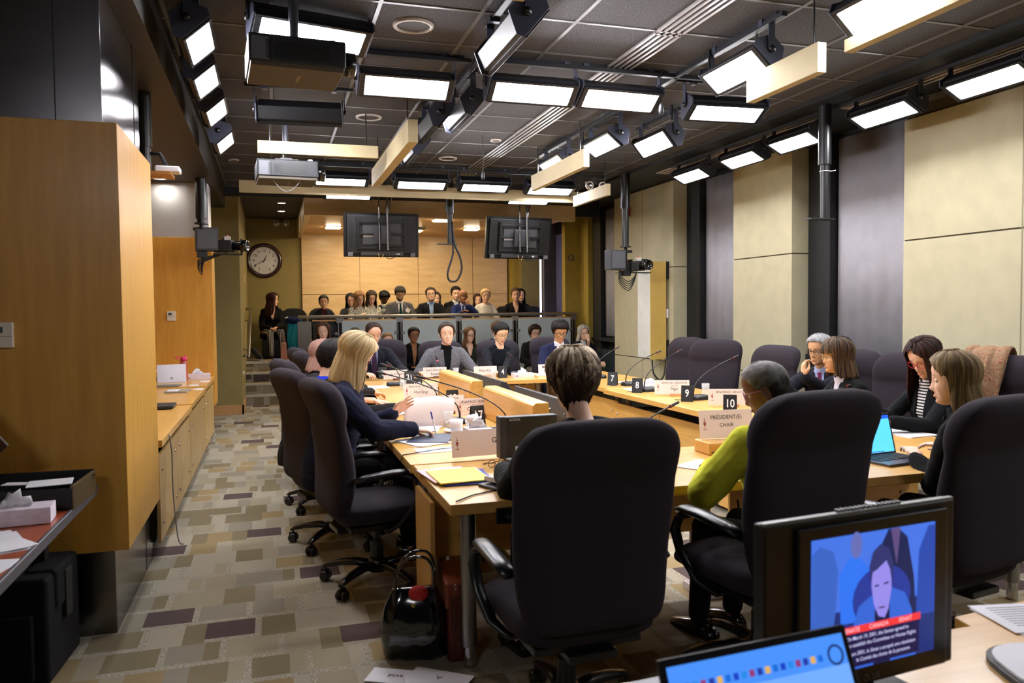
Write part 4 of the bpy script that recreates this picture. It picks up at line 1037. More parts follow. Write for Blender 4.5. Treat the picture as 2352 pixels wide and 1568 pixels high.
def hand_geo(curl, thumb=0):
    k = (curl, thumb)
    if k in _hands: return _hands[k]
    m = MB()
    def cap(a, b, r0, r1):
        a, b = Vector(a), Vector(b); m.tube([a, b], [r0, r1], 10); m.ell(a, (r0,)*3, nu=10, nv=8); m.ell(b, (r1,)*3, nu=10, nv=8)
    for x0, x1 in ((-.026,-.031),(-.009,-.010),(.008,.011),(.024,.030)):
        cap((x0*.6, .0, 0), (x1, .088, -.001), .0135, .0108)
    m.ell((0,.05,-.002), (.038,.05,.0125)); m.ell((0,-.01,0), (.026,.03,.019)); m.ell((-.022,.03,-.007), (.017,.03,.013))
    for n_, (x, L) in enumerate(((-.031,.072),(-.0105,.080),(.0115,.075),(.031,.060))):
        p = Vector((x, .088, -.001)); a = R(curl*.45); sp = x*.9
        for j, (fr, r0, r1) in enumerate(((.44,.0096,.0088),(.31,.0088,.0078),(.25,.0078,.0064))):
            q = p+Vector((sp*L*fr*.9, math.cos(a)*L*fr, -math.sin(a)*L*fr)); cap(p, q, r0, r1); p = q; a += R(curl)*(.9+.08*n_)
    ta = thumb
    cap((-.020,.012,-.006), (-.043,.045,-.014-ta*.01), .0135, .0115)
    cap((-.043,.045,-.014-ta*.01), (-.047+ta*.016,.073,-.020-ta*.014), .0112, .0098)
    cap((-.047+ta*.016,.073,-.020-ta*.014), (-.043+ta*.026,.097,-.024-ta*.016), .0096, .0078)
    me = remesh(m, .0032, 3); r = mesh_np(me); bpy.data.meshes.remove(me); _hands[k] = r
    return r
def ik(S, T, l1, l2, pole):
    S, T = Vector(S), Vector(T); d = T-S; L = d.length
    if L > (l1+l2)*.995: d *= (l1+l2)*.995/L; T = S+d; L = d.length
    u = d.normalized(); a = (l1*l1-l2*l2+L*L)/(2*L); h = math.sqrt(max(0, l1*l1-a*a))
    p = Vector(pole); p = p-u*p.dot(u); p.normalize()
    return S+u*a+p*h, T
PN = [0]
def relax(bm):
    nb = {}
    for e in bm.edges:
        if e.is_boundary:
            a, b = e.verts; nb.setdefault(a, []).append(b); nb.setdefault(b, []).append(a)
    for _ in range(10):
        new = {v: (v.co*.4+sum((w.co for w in n), Vector())*.6/len(n)) for v, n in nb.items() if len(n) == 2}
        for v, c in new.items(): v.co = c
def person(lab, crown, face, floor=0, lean=8, look=(0,0,0), hands=None, skin=(222,178,150), hair=('short',(40,30,24),(60,46,36)), top=('jacket',(40,40,44),(230,230,235),None),
           legs=(30,30,34), fem=False, glasses=None, beard=None, lips=None, wob=.004, vox=.0085, group=None, s=None, hv=(0,0), brow=None, curl=(26,26), hdir=None, side=0, nbulk=1.0, bulk=1.0, eyes=True, sleeve=1.0):
    """A seated person. crown = world position of the top of the head; face = heading, 0 looks along +Y, 90 along -X."""
    PN[0] += 1; seed = PN[0]*3.1
    la = R(lean); pel = Vector((0,0,.545))
    sd = R(side)
    def sp(h): 
        b = la*(.55+.9*h)          # the back rounds forward a little
        return pel+Vector((math.sin(sd)*h, math.sin(b)*h, math.cos(b)*h*math.cos(sd)))
    def frame(h):
        e = .01; t = (sp(h+e)-sp(h-e)).normalized(); x = Vector((1,0,0)); y = t.cross(x).normalized(); x = y.cross(t).normalized()
        return Matrix(((x.x,y.x,t.x,sp(h).x),(x.y,y.y,t.y,sp(h).y),(x.z,y.z,t.z,sp(h).z),(0,0,0,1)))
    N = sp(.535); HC = sp(.535)+Vector((math.sin(sd)*.1, .022+math.sin(la)*.10, .125+.02*math.cos(la)))
    Hm = Matrix.Translation(HC) @ Matrix.Rotation(R(look[0]),4,'Z') @ Matrix.Rotation(R(look[1]),4,'X') @ Matrix.Rotation(R(look[2]),4,'Y')
    Hm = Hm @ Matrix.Scale(1.12 if group else 1.04, 4)
    cl = Hm @ Vector((0,-.01,.125))
    if s is None: s = (crown[2]-floor)/cl.z; s = max(.86, min(1.12, s))
    z0 = crown[2]-cl.z*s
    rz = R(face); Rz = Matrix.Rotation(rz, 4, 'Z'); off = Rz @ (cl*s)
    root = thing('person', lab, 'person', (crown[0]-off.x, crown[1]-off.y, z0), rz, group)
    root.scale = (s, s, s)
    fl = (floor-z0)/s
    fw = .93 if fem else 1.0; fw *= bulk
    rings_def = [(-.12,.160,.118,.01),(-.05,.175,.13,.01),(.03,.168,.125,.005),(.14,.148,.112,.0),(.25,.160,.115,.005),(.34,.170,.12,.006 if not fem else .018),(.41,.166,.108,.0),(.46,.138,.090,-.004),(.50,.090,.070,-.004),(.535,.062,.060,0)]
    def torso(m, inset=0, h0=-9, h1=9, neck=True):
        rg = []
        for h, a, b, yo in rings_def:
            if h < h0 or h > h1: continue
            F_ = frame(h); a = a*fw-inset; b = b*bulk-inset
            rg.append([F_ @ Vector((x, y+yo, 0)) for x, y in rr_ring(a, b, 26, 2.5)])
        m.loft(rg, True)
    def cap(m, a, b, r0, r1):
        a, b = Vector(a), Vector(b); m.tube([a, a.lerp(b,.5), b], [r0, (r0+r1)/2, r1], 14); m.ell(a, (r0,)*3, nu=14, nv=10); m.ell(b, (r1,)*3, nu=14, nv=10)
    arms = []
    if hands and hands[0] == 'W':
        Mi = (Matrix.Translation(root.location) @ Rz @ Matrix.Scale(s, 4)).inverted()
        hs = []
        for i, h in enumerate(hands[1:]):
            if h is None: hs.append([(.17,.40,.80),(-.17,.40,.80)][i]); continue
            p = Mi @ Vector(h[:3]); r3 = Mi.to_3x3()
            hs.append((p.x, p.y, p.z)+tuple((tuple(r3 @ Vector(v)) if v else None) for v in h[3:]))
            if len(hs[-1]) > 3 and hs[-1][3] is None: hs[-1] = hs[-1][:3]+(([.55,-.55][i], -.5, -1),)+hs[-1][4:]
        hands = hs
    hands = list(hands) if hands else None
    if hands: hands = [([(.17,.40,.80),(-.17,.40,.80)][i] if h is None else h) for i, h in enumerate(hands)]
    hands = hands or [(.10,.33,.665,(1,-.6,-.6),(-.75,.62,-.1)),(-.12,.35,.665,(-1,-.6,-.6),(.75,.62,-.1))]
    for i, sgn in enumerate((1, -1)):
        S = frame(.432) @ Vector((sgn*.168*fw, -.005, 0))
        T = Vector(hands[i][:3])
        E_, T = ik(S, T, .285, .25, hands[i][3] if len(hands[i]) > 3 else (sgn*.55, -.5, -1))
        arms.append((S, E_, T, sgn))
    # --- clothing top
    kind, ctop, cin, ctie = top
    neckh = {'jacket': .515, 'vneck': .51, 'crew': .512, 'turtle': .56, 'shirt': .53, 'coat': .52}[kind]
    m = MB(); torso(m, -.006, -9, neckh)
    for S, E_, T, sgn in arms:
        r0, r1, r2 = .070*fw, .058*fw, .044*fw
        if fem: r0, r1, r2 = .064*fw, .052*fw, .040
        r0, r1, r2 = r0*(1+(sleeve-1)*.5), r1*sleeve, r2*sleeve
        cap(m, S, E_, r0, r1); W_ = T-(T-E_).normalized()*.015; cap(m, E_, W_, r1, r2)
        tr = frame(.488) @ Vector((sgn*.050, -.005, 0)); cap(m, S+Vector((0,0,.004)), tr, .060*fw, .050)
    me = remesh(m, vox, 3)
    n = len(me.vertices); co = np.empty(n*3, np.float32); me.vertices.foreach_get('co', co); co = co.reshape(n,3)
    nr = np.empty(n*3, np.float32); me.vertices.foreach_get('normal', nr); nr = nr.reshape(n,3)
    amp = .006
    for i in range(n):
        p = co[i]; co[i] += nr[i]*amp*(noise.noise(Vector((p[0]*9+seed, p[1]*9, p[2]*13)))+.8*(.5-abs(noise.noise(Vector((p[0]*17, p[1]*17+seed, p[2]*22))))))
    me.vertices.foreach_set('co', co.reshape(-1))
    # open the front
    Fi = frame(.35).inverted()
    dele = []
    if kind in ('jacket', 'vneck', 'coat', 'shirt'):
        lo = {'jacket': .10, 'vneck': .30, 'coat': .0, 'shirt': .43}[kind]-.35
        wtop = {'jacket': .050, 'vneck': .062, 'coat': .045, 'shirt': .035}[kind]
        import bmesh
        bm = bmesh.new(); bm.from_mesh(me)
        for f in bm.faces:
            c = Fi @ f.calc_center_median()
            if c.y > .0 and c.z > lo:
                w = wtop*min(1, (c.z-lo)/(.16-lo)*1.0+.12)
                if abs(c.x) < w: dele.append(f)
        bmesh.ops.delete(bm, geom=dele, context='FACES'); relax(bm); bm.to_mesh(me); bm.free()
    nm = {'jacket': 'jacket', 'coat': 'jacket', 'vneck': 'sweater', 'crew': 'sweater', 'turtle': 'sweater', 'shirt': 'shirt'}[kind]
    mt = ctop if not isinstance(ctop, tuple) else cloth(ctop)
    o = obj(nm, me, mt, root, smooth=True, solid=.005)
    hasin = kind in ('jacket', 'coat') and cin is not None
    if hasin:
        m = MB(); torso(m, .004, -.05, .535)
        cN = frame(.545); 
        rg = [[frame(h) @ Vector((x, y+.004, 0)) for x, y in rr_ring(a, b, 24, 2.2)] for h, a, b in (((.49,.070,.068),(.55,.059,.061),(.565,.057,.059)) if cin != 'turtle' else ((.50,.07,.07),(.6,.059,.061)))]
        m.loft(rg, True)
        me2 = remesh(m, vox, 2)
        import bmesh
        if ctie != 'turtle':
            bm = bmesh.new(); bm.from_mesh(me2); D = []
            for f in bm.faces:
                c = Fi @ f.calc_center_median()
                if c.z > .188 and c.y > .0 and abs(c.x) < .022: D.append(f)
                if c.z > .205: D.append(f)
            bmesh.ops.delete(bm, geom=list(set(D)), context='FACES'); relax(bm); bm.to_mesh(me2); bm.free()
        cm = cin if not isinstance(cin, tuple) else cloth(cin, .8)
        obj('shirt' if ctie != 'turtle' else 'turtleneck', me2, cm, root, smooth=True, solid=.003)
        if isinstance(ctie, tuple):
            rg = []
            for h, w in ((.515,.016),(.50,.020),(.49,.014),(.42,.024),(.30,.032),(.15,.036),(.10,.002)):
                yo = interp(h, [r_[0] for r_ in rings_def], [r_[2]*bulk+r_[3] for r_ in rings_def])+.004; F_ = frame(h)
                rg.append([F_ @ Vector((x, y+yo, 0)) for x, y in ((-w,0),(0,.007),(w,0),(0,-.004))])
            obj('tie', MB().loft(rg, True), cloth(ctie), root, smooth=False)
        for sgn in (-1, 1):   # lapels
            lp = []
            for h, xi, xo in ((.52,.050,.070),(.48,.048,.088),(.40,.042,.092),(.38,.040,.078),(.26,.028,.060),(.12,.006,.014)):
                yo = interp(h, [r_[0] for r_ in rings_def], [r_[2]*bulk+r_[3] for r_ in rings_def]); F_ = frame(h)
                lp.append([F_ @ Vector((sgn*xi, yo+.012, 0)), F_ @ Vector((sgn*xo, yo+.010-.25*xo*xo/.1, 0))])
            q = MB(); vs = [p for a in lp for p in a]
            q.add(vs, [(2*i, 2*i+1, 2*i+3, 2*i+2) for i in range(len(lp)-1)])
            if kind == 'jacket': obj('lapel', q, mt, o, smooth=True, solid=.006)
    # --- trousers or skirt
    m = MB(); torso(m, .0, -.12, .06)
    kn = []
    for sgn in (-1, 1):
        hp = Vector((sgn*.085, .02, .53)); K = Vector((sgn*.11, .43, .53)); A = Vector((sgn*.11, .47, fl+.10))
        cap(m, hp, K, .086*fw, .063); cap(m, K, A, .062, .050); kn.append((K, A))
    me3 = remesh(m, vox*1.25, 3)
    obj('trousers', me3, legs if not isinstance(legs, tuple) else cloth(legs), root, smooth=True)
    for K, A in kn:
        q = MB(); q.loft([[(A.x+x, y, fl+max(.0, z)) for x, z in rr_ring(w, h, 14, 2.6)] for y, w, h in ((A.y-.07,.026,.05),(A.y-.04,.036,.075),(A.y+.03,.038,.065),(A.y+.12,.042,.045),(A.y+.17,.034,.03),(A.y+.19,.012,.018))])
        obj('shoe', q, M_BLACKGL, root, smooth=True)
    # --- body
    B = MB(); m = MB(); torso(m, .014, -.05, .48)
    neck = [HC+ (Hm.to_3x3() @ Vector((0,-.022,-.07)))]
    nb = frame(.47) @ Vector((0,-.004,0)); m.tube([nb, frame(.53) @ Vector((0,-.002,0)), neck[0]], [.070*nbulk,.056*nbulk*(.92 if fem else 1.04),.052*nbulk*(.9 if fem else 1.04)], 20); m.ell(neck[0], (.048,.048,.05))
    for sgn in (-1, 1): cap(m, frame(.435) @ Vector((sgn*.15*fw,0,-.01)), frame(.485) @ Vector((sgn*.05,0,0)), .042, .040)
    for S, E_, T, sgn in arms: cap(m, S, E_, .046, .036); cap(m, E_, T, .036, .025)
    for K, A in kn: cap(m, (K.x, 0, .53), K, .06, .045); cap(m, K, (A.x, A.y, fl+.05), .045, .032)
    meb = remesh(m, .009, 3); v, f = mesh_np(meb); bpy.data.meshes.remove(meb)
    B.add([tuple(p) for p in v], f)
    for (S, E_, T, sgn), i in zip(arms, (0, 1)):
        fd = (T-E_).normalized()
        h = hands[i]; hd = Vector(h[4]).normalized() if len(h) > 4 and h[4] else (fd*.75+Vector((-sgn*.25,.25,-.12 if T.z > .6 else 0))).normalized()
        up = Vector(h[5]) if len(h) > 5 and h[5] else Vector((0,0,1))
        zz = (up-hd*up.dot(hd)).normalized(); xx = hd.cross(zz).normalized()
        M_ = Matrix(((xx.x*sgn,hd.x,zz.x,T.x),(xx.y*sgn,hd.y,zz.y,T.y),(xx.z*sgn,hd.z,zz.z,T.z),(0,0,0,1)))
        if fem: M_ = M_ @ Matrix.Scale(.93, 4)
        v, f = hand_geo(curl[i], 1 if curl[i] > 30 else 0)
        if sgn < 0: f = [tuple(reversed(q)) for q in f]
        B.add([tuple(p) for p in v], f, M_)
    hm = head_mesh(fem, 0, 1, 2, beard, 3)
    o_ = len(B.v); B.v += [tuple(Hm @ Vector(p)) for p in hm.v]
    for fc, mi in zip(hm.f, hm.mi): B.f.append([i+o_ for i in fc]); B.mi.append(mi)
    lipc = lips or tuple(int(c*k) for c, k in zip(skin, (.90,.70,.68) if fem else (.90,.78,.75)))
    bc = brow or tuple(int(c*.62+k*.38) for c, k in zip(hair[1], skin))
    mats = [skinmat(skin), plain(lipc, .4), plain(bc, .8), plain(beard or (40,30,24), .85, bumpy=.6, bscale=500)]
    obj('body', B.mesh('body'), mats, root, smooth=True)
    if eyes:
        for sgn in (-1, 1):
            dn = look[1] < -14
            q = MB(); q.ell((sgn*.031,.0665,-.001), (.0125,.0115,.0118 if not dn else .0118), nu=16, nv=12)
            q.m = 1
            er = Matrix.Rotation(R(-hv[1]),4,'X') @ Matrix.Rotation(R(hv[0]),4,'Z')
            q.lathe([(0,.0122),(.0055,.0112),(.0058,.0100),(0,.0100)], 14, Matrix.Translation((sgn*.031,.0665,-.001)) @ er.inverted() @ Matrix.Rotation(-PI/2,4,'X'))
            q.m = 2   # lids
            rg = []
            for a_ in ([20,45,70,95,120] if not dn else [-25,10,45,80,115]):
                rg.append([(sgn*.031+.0140*math.cos(R(b_)), .0660+.0131*math.sin(R(b_))*math.cos(R(a_)), -.001+.0131*math.sin(R(b_))*math.sin(R(a_))) for b_ in range(0, 181, 15)])
            vs = [p for r_ in rg for p in r_]; w = len(rg[0])
            q.add(vs, [(i*w+j, i*w+j+1, (i+1)*w+j+1, (i+1)*w+j) for i in range(len(rg)-1) for j in range(w-1)])
            q.v = [tuple(Hm @ Vector(p)) for p in q.v]
            obj('eye', q.mesh('eye'), [plain((226,220,214), .2), plain((40,28,20), .15), skinmat(skin)], root, smooth=True)
        q = MB()
        for sgn in (-1, 1):
            rg = []
            for k in range(9):
                u = k/8; x = .013+.036*u; z = .0225+.0065*math.sin(PI*min(1, u*.85+.08))-.003*u; w = .0026*(1-.75*u*u) + .0006
                y = skull(math.asin(min(.99, x/.083)), z)*math.cos(math.asin(min(.99, x/.083)))+.0045*g2(x-.03, z-.019, .018, .006)
                rg.append([(sgn*x, y+dy, z+dz) for dy, dz in ((-.002,-w),(.0022,-w*.4),(.0022,w*.4),(-.002,w))])
            q.loft(rg, True)
        q.v = [tuple(Hm @ Vector(p)) for p in q.v]; obj('eyebrows', q, mats[2], root, smooth=True)
        q = MB()
        rg = [[(x, .0835-abs(x)**2*9+dy*c_, -.0722+(.0016*math.cos(x*130))*0+dz*c_) for dy, dz in ((0,-.0062),(.0052,-.0050),(.0062,-.0022),(.0034,-.0002),(.0056,.0018),(.0046,.0040),(0,.0050))] for x, c_ in ((-.0245,.05),(-.020,.42),(-.013,.8),(-.006,1),(0,.96),(.006,1),(.013,.8),(.020,.42),(.0245,.05))]
        q.loft(rg, True); q.v = [tuple(Hm @ Vector((p[0], p[1]+.0020, p[2]))) for p in q.v]; obj('lips', q, mats[1], root, smooth=True)
    if hair[0] and hair[0] != 'bald':
        hme = hair_mesh(hair[0], wob, seed)
        ho = obj('hair' if hair[0] != 'scarf' else 'headscarf', hme, fuzz(hair[1], hair[2]) if hair[0] == 'crop' else wavy(hair[1], hair[2]) if hair[0] == 'fluffy' else hairmat(hair[1], hair[2]), root, smooth=True, solid=.002 if hair[0] == 'crop' else .006)
        ho.matrix_local = Hm
        if HAIR[hair[0]][1][-1] < -.14:      # long hair hangs down whatever the tilt of the head
            g_ = Hm.to_3x3().inverted() @ Vector((0,0,-1)); kx, ky = max(-.7, min(.7, g_.x/-g_.z)), max(-.8, min(.8, g_.y/-g_.z))
            for v in hme.vertices:
                if v.co.z < .02:
                    d_ = .02-v.co.z; kk = .85 if v.co.y > -.03 else .62
                    v.co.x += kx*d_*kk; v.co.y += ky*d_*kk
        if len(hair) > 3 and hair[3] == 'bun':
            q = MB(); q.ell((0,-.135,.035), (.045,.04,.042)); b_ = obj('hair_bun', q.mesh('b'), hairmat(hair[1], hair[2]), ho, smooth=True)
        if len(hair) > 3 and hair[3] == 'tail':
            q = MB().tube([(0,-.10,.03),(0,-.14,.0),(0,-.15,-.08),(0,-.13,-.18)], [.025,.035,.035,.012], 12); obj('ponytail', q, hairmat(hair[1], hair[2]), ho, smooth=True)
    if glasses:
        q = MB(); gr = glasses[1] if len(glasses) > 1 and isinstance(glasses[1], float) else .022; gc = glasses[0] if isinstance(glasses[0], tuple) else glasses
        th = .0022 if gr < .03 else .0022
        for sgn in (-1, 1):
            q.tube([(sgn*.033+gr*1.08*math.cos(2*PI*k/22), .093-.010*abs(math.cos(2*PI*k/22)*.2+sgn*0)-.006*(abs(sgn*.033+gr*math.cos(2*PI*k/22))/.055)**2, -.004+gr*.9*math.sin(2*PI*k/22)) for k in range(22)], th, 8, close=True)
            q.tube([(sgn*(.033+gr), .088,.004),(sgn*.074,.062,.006),(sgn*.079,.0,.004),(sgn*.077,-.02,-.01)], .002, 8)
        q.tube([(-.012,.094,.002),(0,.098,.005),(.012,.094,.002)], .002, 8)
        go = obj('eyeglasses', q, plain(gc, .3), root, smooth=True); go.matrix_local = Hm
    root['_'] = 1; del root['_']
    return root, Hm
# ------------------------------------------------------------------ the people in the room
SK1, SK2, SK3, SK4, SK5 = (232,190,164), (222,176,142), (206,160,120), (150,104,74), (92,62,46)
BR = ((46,32,24),(74,52,38)); BK = ((16,13,13),(38,32,30)); DB = ((34,24,20),(58,42,32)); LB = ((120,90,60),(176,144,104)); BL = ((176,150,104),(226,208,170)); GR = ((120,116,112),(190,186,182))
SUIT = cloth((24,25,35), .85); BLKW = cloth((11,11,13), .9); NAVY = cloth((28,32,62), .85)
TWEED = cloth((70,71,76), .95, speckle=((128,128,134), 160)); GREYS = cloth((82,82,88), .9)
# witnesses behind their table, facing the photographer
person('balding man in a dark suit looking down at the witness table, partly behind the blonde', (1.145,9.15,1.359), 182, lean=12, look=(6,-24,0), hands=('W',(1.0,8.82,.80),(1.45,8.82,.80)), skin=SK1, hair=('balding',)+BR, top=('jacket',SUIT,(120,130,160),(60,40,60)), vox=.008)
person('man in a grey tweed blazer over a black turtleneck, speaking at the witness table', (1.978,9.10,1.347), 182, lean=14, look=(-8,-2,4), hv=(-14,0), hands=('W',(1.62,8.86,.79),(2.36,8.84,.79)), skin=SK1, hair=('receding',)+BR, top=('jacket',TWEED,cloth((12,12,14)),'turtle'), bulk=1.06, vox=.008)
person('young woman in a black sweater with checked collar, hands folded, at the witness table', (2.656,9.05,1.338), 184, lean=12, look=(4,-22,0), hands=('W',(2.42,8.66,.79,None,(.75,-.6,-.2)),(2.56,8.66,.79,None,(-.75,-.6,-.2))), skin=(236,200,166), hair=('tied',)+BK, top=('crew',(18,20,28),None,None), fem=True, glasses=((150,130,90),.024), curl=(34,34), vox=.008, lips=(176,96,86))
person('man in a navy suit with round dark glasses looking down at the witness table', (3.429,9.10,1.347), 178, lean=14, look=(-4,-24,0), hands=('W',(3.2,8.82,.79),(3.66,8.86,.79)), skin=SK3, hair=('full',)+BK, top=('jacket',NAVY,(226,228,240),(44,40,80)), glasses=((30,26,26),.024), wob=.006, vox=.008)
# left row
r, H = person('blonde woman in a navy blazer writing with a pen, reading papers at the left table', (.553,4.86,1.347), -96, lean=13, look=(-4,-34,0), hands=('W',(.80,4.62,.790,(-.5,-1,-.6),(.8,.1,-.15)),(.74,5.02,.84,(-.3,.6,-1),(.7,.1,.5),(-.3,.9,.2))), skin=SK1, hair=('longbob',)+BL, top=('jacket',cloth((24,27,48), .9),(20,22,34),None), legs=(16,16,18), bulk=1.25, sleeve=1.12, fem=True, glasses=((90,20,30),.022), curl=(44,12), vox=.006, wob=.006)
person('dark-haired person in black with a bright blue collar, turned away, left table', (.453,5.75,1.281), -62, lean=24, look=(0,-18,0), hands=('W',(.85,5.65,.79),(.86,6.0,.79)), skin=SK1, hair=('full',)+BK, top=('jacket',(20,20,22),cloth((30,50,190)),'turtle'), vox=.008, wob=.007)
person('person with a smooth pinkish-brown head covering, mostly hidden in the left row', (.423,6.90,1.25), -85, lean=16, look=(0,-8,0), hands=('W',(.85,6.8,.79),(.85,7.1,.79)), skin=SK2, hair=('scarf',(150,112,100),(178,140,126)), top=('crew',(40,38,42),None,None), fem=True, wob=.001, vox=.01)
# head table, from behind
person('short-haired woman in black seen from behind at the head table', (1.175,2.98,1.332), 10, lean=16, look=(-12,-3,0), hands=('W',(1.50,3.35,.79),(.97,3.30,.79,(-.45,-.6,-1))), skin=SK1, hair=('fluffy',(70,50,38),(226,204,170)), top=('crew',BLKW,None,None), legs=(18,18,20), fem=True, curl=(26,26), wob=.011, vox=.007, bulk=1.24, sleeve=1.15)
yw, yh = person('woman in a yellow-green jacket with pink glasses and gold earring, at the head table', (2.04,2.97,1.257), 12, lean=18, side=6, look=(34,-20,0), hands=('W',(2.25,3.30,.79,None,(-.3,.9,-.1)),(1.86,3.05,.79,(-1.1,-.5,-.9),(.3,.9,-.1))), skin=(122,82,60), hair=('crop',(50,40,38),(206,202,200)), top=('coat',cloth((212,212,62), .95, 500, .15),(120,120,96),None), fem=True, glasses=((190,110,160),.021), wob=.0015, vox=.006, bulk=1.22, sleeve=1.25)
person('woman with long straight light-brown hair in a black jacket at the head table', (3.003,2.85,1.283), 16, lean=12, look=(26,-6,0), hands=('W',(3.2,3.05,.79),(2.96,3.02,.78)), skin=SK1, hair=('tucked',(88,66,42),(176,148,98)), top=('jacket',BLKW,(20,20,22),None), fem=True, vox=.007, wob=.004)
# right side
gm, _ = person('grey-haired man in a dark suit resting his chin on his hand, wearing a watch', (4.217,5.30,1.271), 112, lean=16, look=(-6,-6,0), hands=('W',(3.72,5.28,.79),(3.90,5.08,.965,(-.9,-.2,-1),(.15,.25,.95),(-.9,.3,.1))), skin=SK3, hair=('short',(110,110,112),(200,200,204)), top=('jacket',SUIT,(170,180,220),(120,50,90)), glasses=((60,52,40),.022), curl=(30,50), vox=.007)
person('woman with a dark streaked bob and black cardigan, hand raised, right table', (3.817,4.60,1.271), 78, lean=14, look=(-6,-2,0), hands=('W',(3.62,4.90,.90,(-.3,-.2,-1),(-.6,.7,.1)),(3.5,4.5,.79)), skin=SK3, hair=('fringebob',(22,17,16),(128,98,66)), top=('coat',cloth((16,18,20)),(190,190,210),None), fem=True, glasses=((190,170,110),.020), vox=.007)
person('dark-haired person almost hidden behind the bob-haired woman', (4.92,5.90,1.213), 95, lean=8, look=(0,-8,0), skin=SK2, hair=('bob',)+BK, top=('crew',(24,24,28),None,None), fem=True, vox=.012)
rw, _ = person('woman with red-framed glasses looking at the phone in her hands, striped scarf', (3.885,3.95,1.283), 84, lean=12, look=(12,-30,0), hands=('W',(3.58,4.03,.84,None,(-.95,-.1,.1)),(3.55,3.82,.80,None,(-.95,.2,.1))), skin=(236,198,176), hair=('long',(24,16,18),(84,46,32)), top=('coat',cloth((20,22,26)),stripes((230,230,232),(20,20,24),16,'z'),None), fem=True, glasses=((190,30,50),.023), curl=(38,30), vox=.007, wob=.008)
# translator in the booth, only a hand in sight
person('interpreter in the booth, hidden behind the wooden box except for a hand', (-1.62,8.6,1.28), -60, lean=10, look=(0,-10,0), hands=('W',(-1.22,8.86,.90,None,(.95,.25,.1)),(-1.3,9.1,.80)), skin=SK2, hair=('bob',)+DB, top=('crew',(60,70,90),None,None), fem=True, vox=.012)
GA = 'spectators seated in the upper gallery row'; GB = 'spectators seated below the glass railing'
# lower row of spectators in front of the glass
person('woman with wavy brown hair and black cardigan, leftmost below the glass', (.753,12.4,1.32), 190, look=(-14,-2,4), skin=SK1, hair=('bob',(54,34,24),(112,74,50)), top=('vneck',cloth((30,30,34)),None,None), fem=True, wob=.011, group=GB, vox=.010)
person('person with glasses and dark tied hair peering up, right of the wavy-haired woman', (1.244,12.5,1.23), 176, look=(0,4,8), skin=SK2, hair=('tied',)+BK, top=('crew',(96,110,140),None,None), fem=True, glasses=((120,110,100),.022), group=GB, vox=.011)
person('fair-haired person with glasses almost hidden behind the balding witness', (1.768,12.6,1.135), 180, look=(0,0,6), skin=SK1, hair=('short',)+LB, top=('crew',(70,70,76),None,None), glasses=((60,50,40),.02), group=GB, vox=.012)
person('woman with dark pulled-back hair, glasses and a black buttoned blazer below the glass', (2.188,12.5,1.228), 184, look=(6,-6,0), skin=SK4, hair=('tied',(14,12,12),(36,30,28),'bun'), top=('jacket',BLKW,(150,104,74),None), fem=True, glasses=((16,14,14),.022), group=GB, vox=.010)
person('young woman with long brown hair, dark glasses and olive shirt below the glass', (3.109,12.5,1.206), 180, look=(8,-3,0), skin=SK1, hair=('long',(86,58,36),(150,110,74)), top=('vneck',cloth((44,48,38)),None,None), fem=True, glasses=((24,22,22),.022), group=GB, vox=.010, legs=(120,110,90))
person('man peeking out behind the young woman in the black sweater', (3.586,12.5,1.299), 180, look=(6,0,0), skin=SK1, hair=('short',(90,60,34),(130,90,56)), top=('jacket',(40,42,60),(220,220,225),None), group=GB, vox=.012)
person('man with tousled brown hair and dark glasses in a black sweater below the glass', (4.207,12.4,1.226), 182, look=(4,-4,0), skin=SK1, hair=('full',)+DB, top=('crew',(28,27,26),None,None), glasses=((30,20,24),.023), group=GB, vox=.010, wob=.009, legs=(150,140,124))
person('grey-haired woman in a dark jacket with hand over her mouth, beside the railing end', (5.002,12.2,1.217), 176, look=(2,-8,0), hands=('W',(5.0,11.98,.98,(1,.2,-1),(-.1,.25,.95),(0,-1,.2)),(5.2,11.8,.60)), skin=SK1, hair=('bob',(150,146,136),(214,210,200)), top=('jacket',(24,26,40),(206,206,210),None), fem=True, glasses=((150,140,130),.022), curl=(46,26), group=GB, vox=.009)
# upper row
person('woman with long dark red hair and striped trousers seated on the landing at the left', (.031,15.05,1.839), 196, floor=.64, lean=22, look=(52,0,0), hands=[(.10,.40,.62),(-.02,.42,.64)], skin=SK2, hair=('long',(30,10,14),(74,24,30)), top=('vneck',(12,12,14),None,None), legs=stripes((205,203,200),(16,16,18),13,'x',.42), fem=True, group=GA, vox=.009, lips=(150,60,60))
person('young woman in a dark jacket with maroon shirt, left in the upper gallery', (.90,14.3,1.779), 186, floor=.64, look=(-6,0,0), skin=SK2, hair=('tied',)+BK, top=('jacket',(28,31,42),(70,20,34),None), fem=True, group=GA, vox=.010)
person('dark-haired woman with glasses half hidden at the wooden gallery wall, left', (1.44,15.0,1.823), 184, floor=.64, look=(-10,-10,0), skin=SK1, hair=('bob',)+BK, top=('coat',(62,62,68),(60,60,66),None), fem=True, glasses=((120,60,70),.022), group=GA, vox=.012)
person('woman with long light-brown hair, glasses and a pale patterned scarf, reading', (1.527,14.3,1.847), 190, floor=.64, look=(4,-18,6), hands=[(.10,.34,.86),(-.06,.36,.88)], skin=SK1, hair=('longbob',(122,84,50),(196,150,104)), top=('crew',cloth((200,198,190), .9, speckle=((80,80,84),42)),None,None), fem=True, glasses=((90,80,70),.022), group=GA, vox=.009)
person('woman with dark brown hair and glasses in a pale knitted top, upper gallery', (1.789,14.62,1.861), 186, floor=.64, look=(2,-18,0), skin=SK1, hair=('longbob',)+DB, top=('crew',cloth((206,204,198), .9, speckle=((120,124,120),36)),None,None), fem=True, glasses=((70,30,36),.022), group=GA, vox=.010)
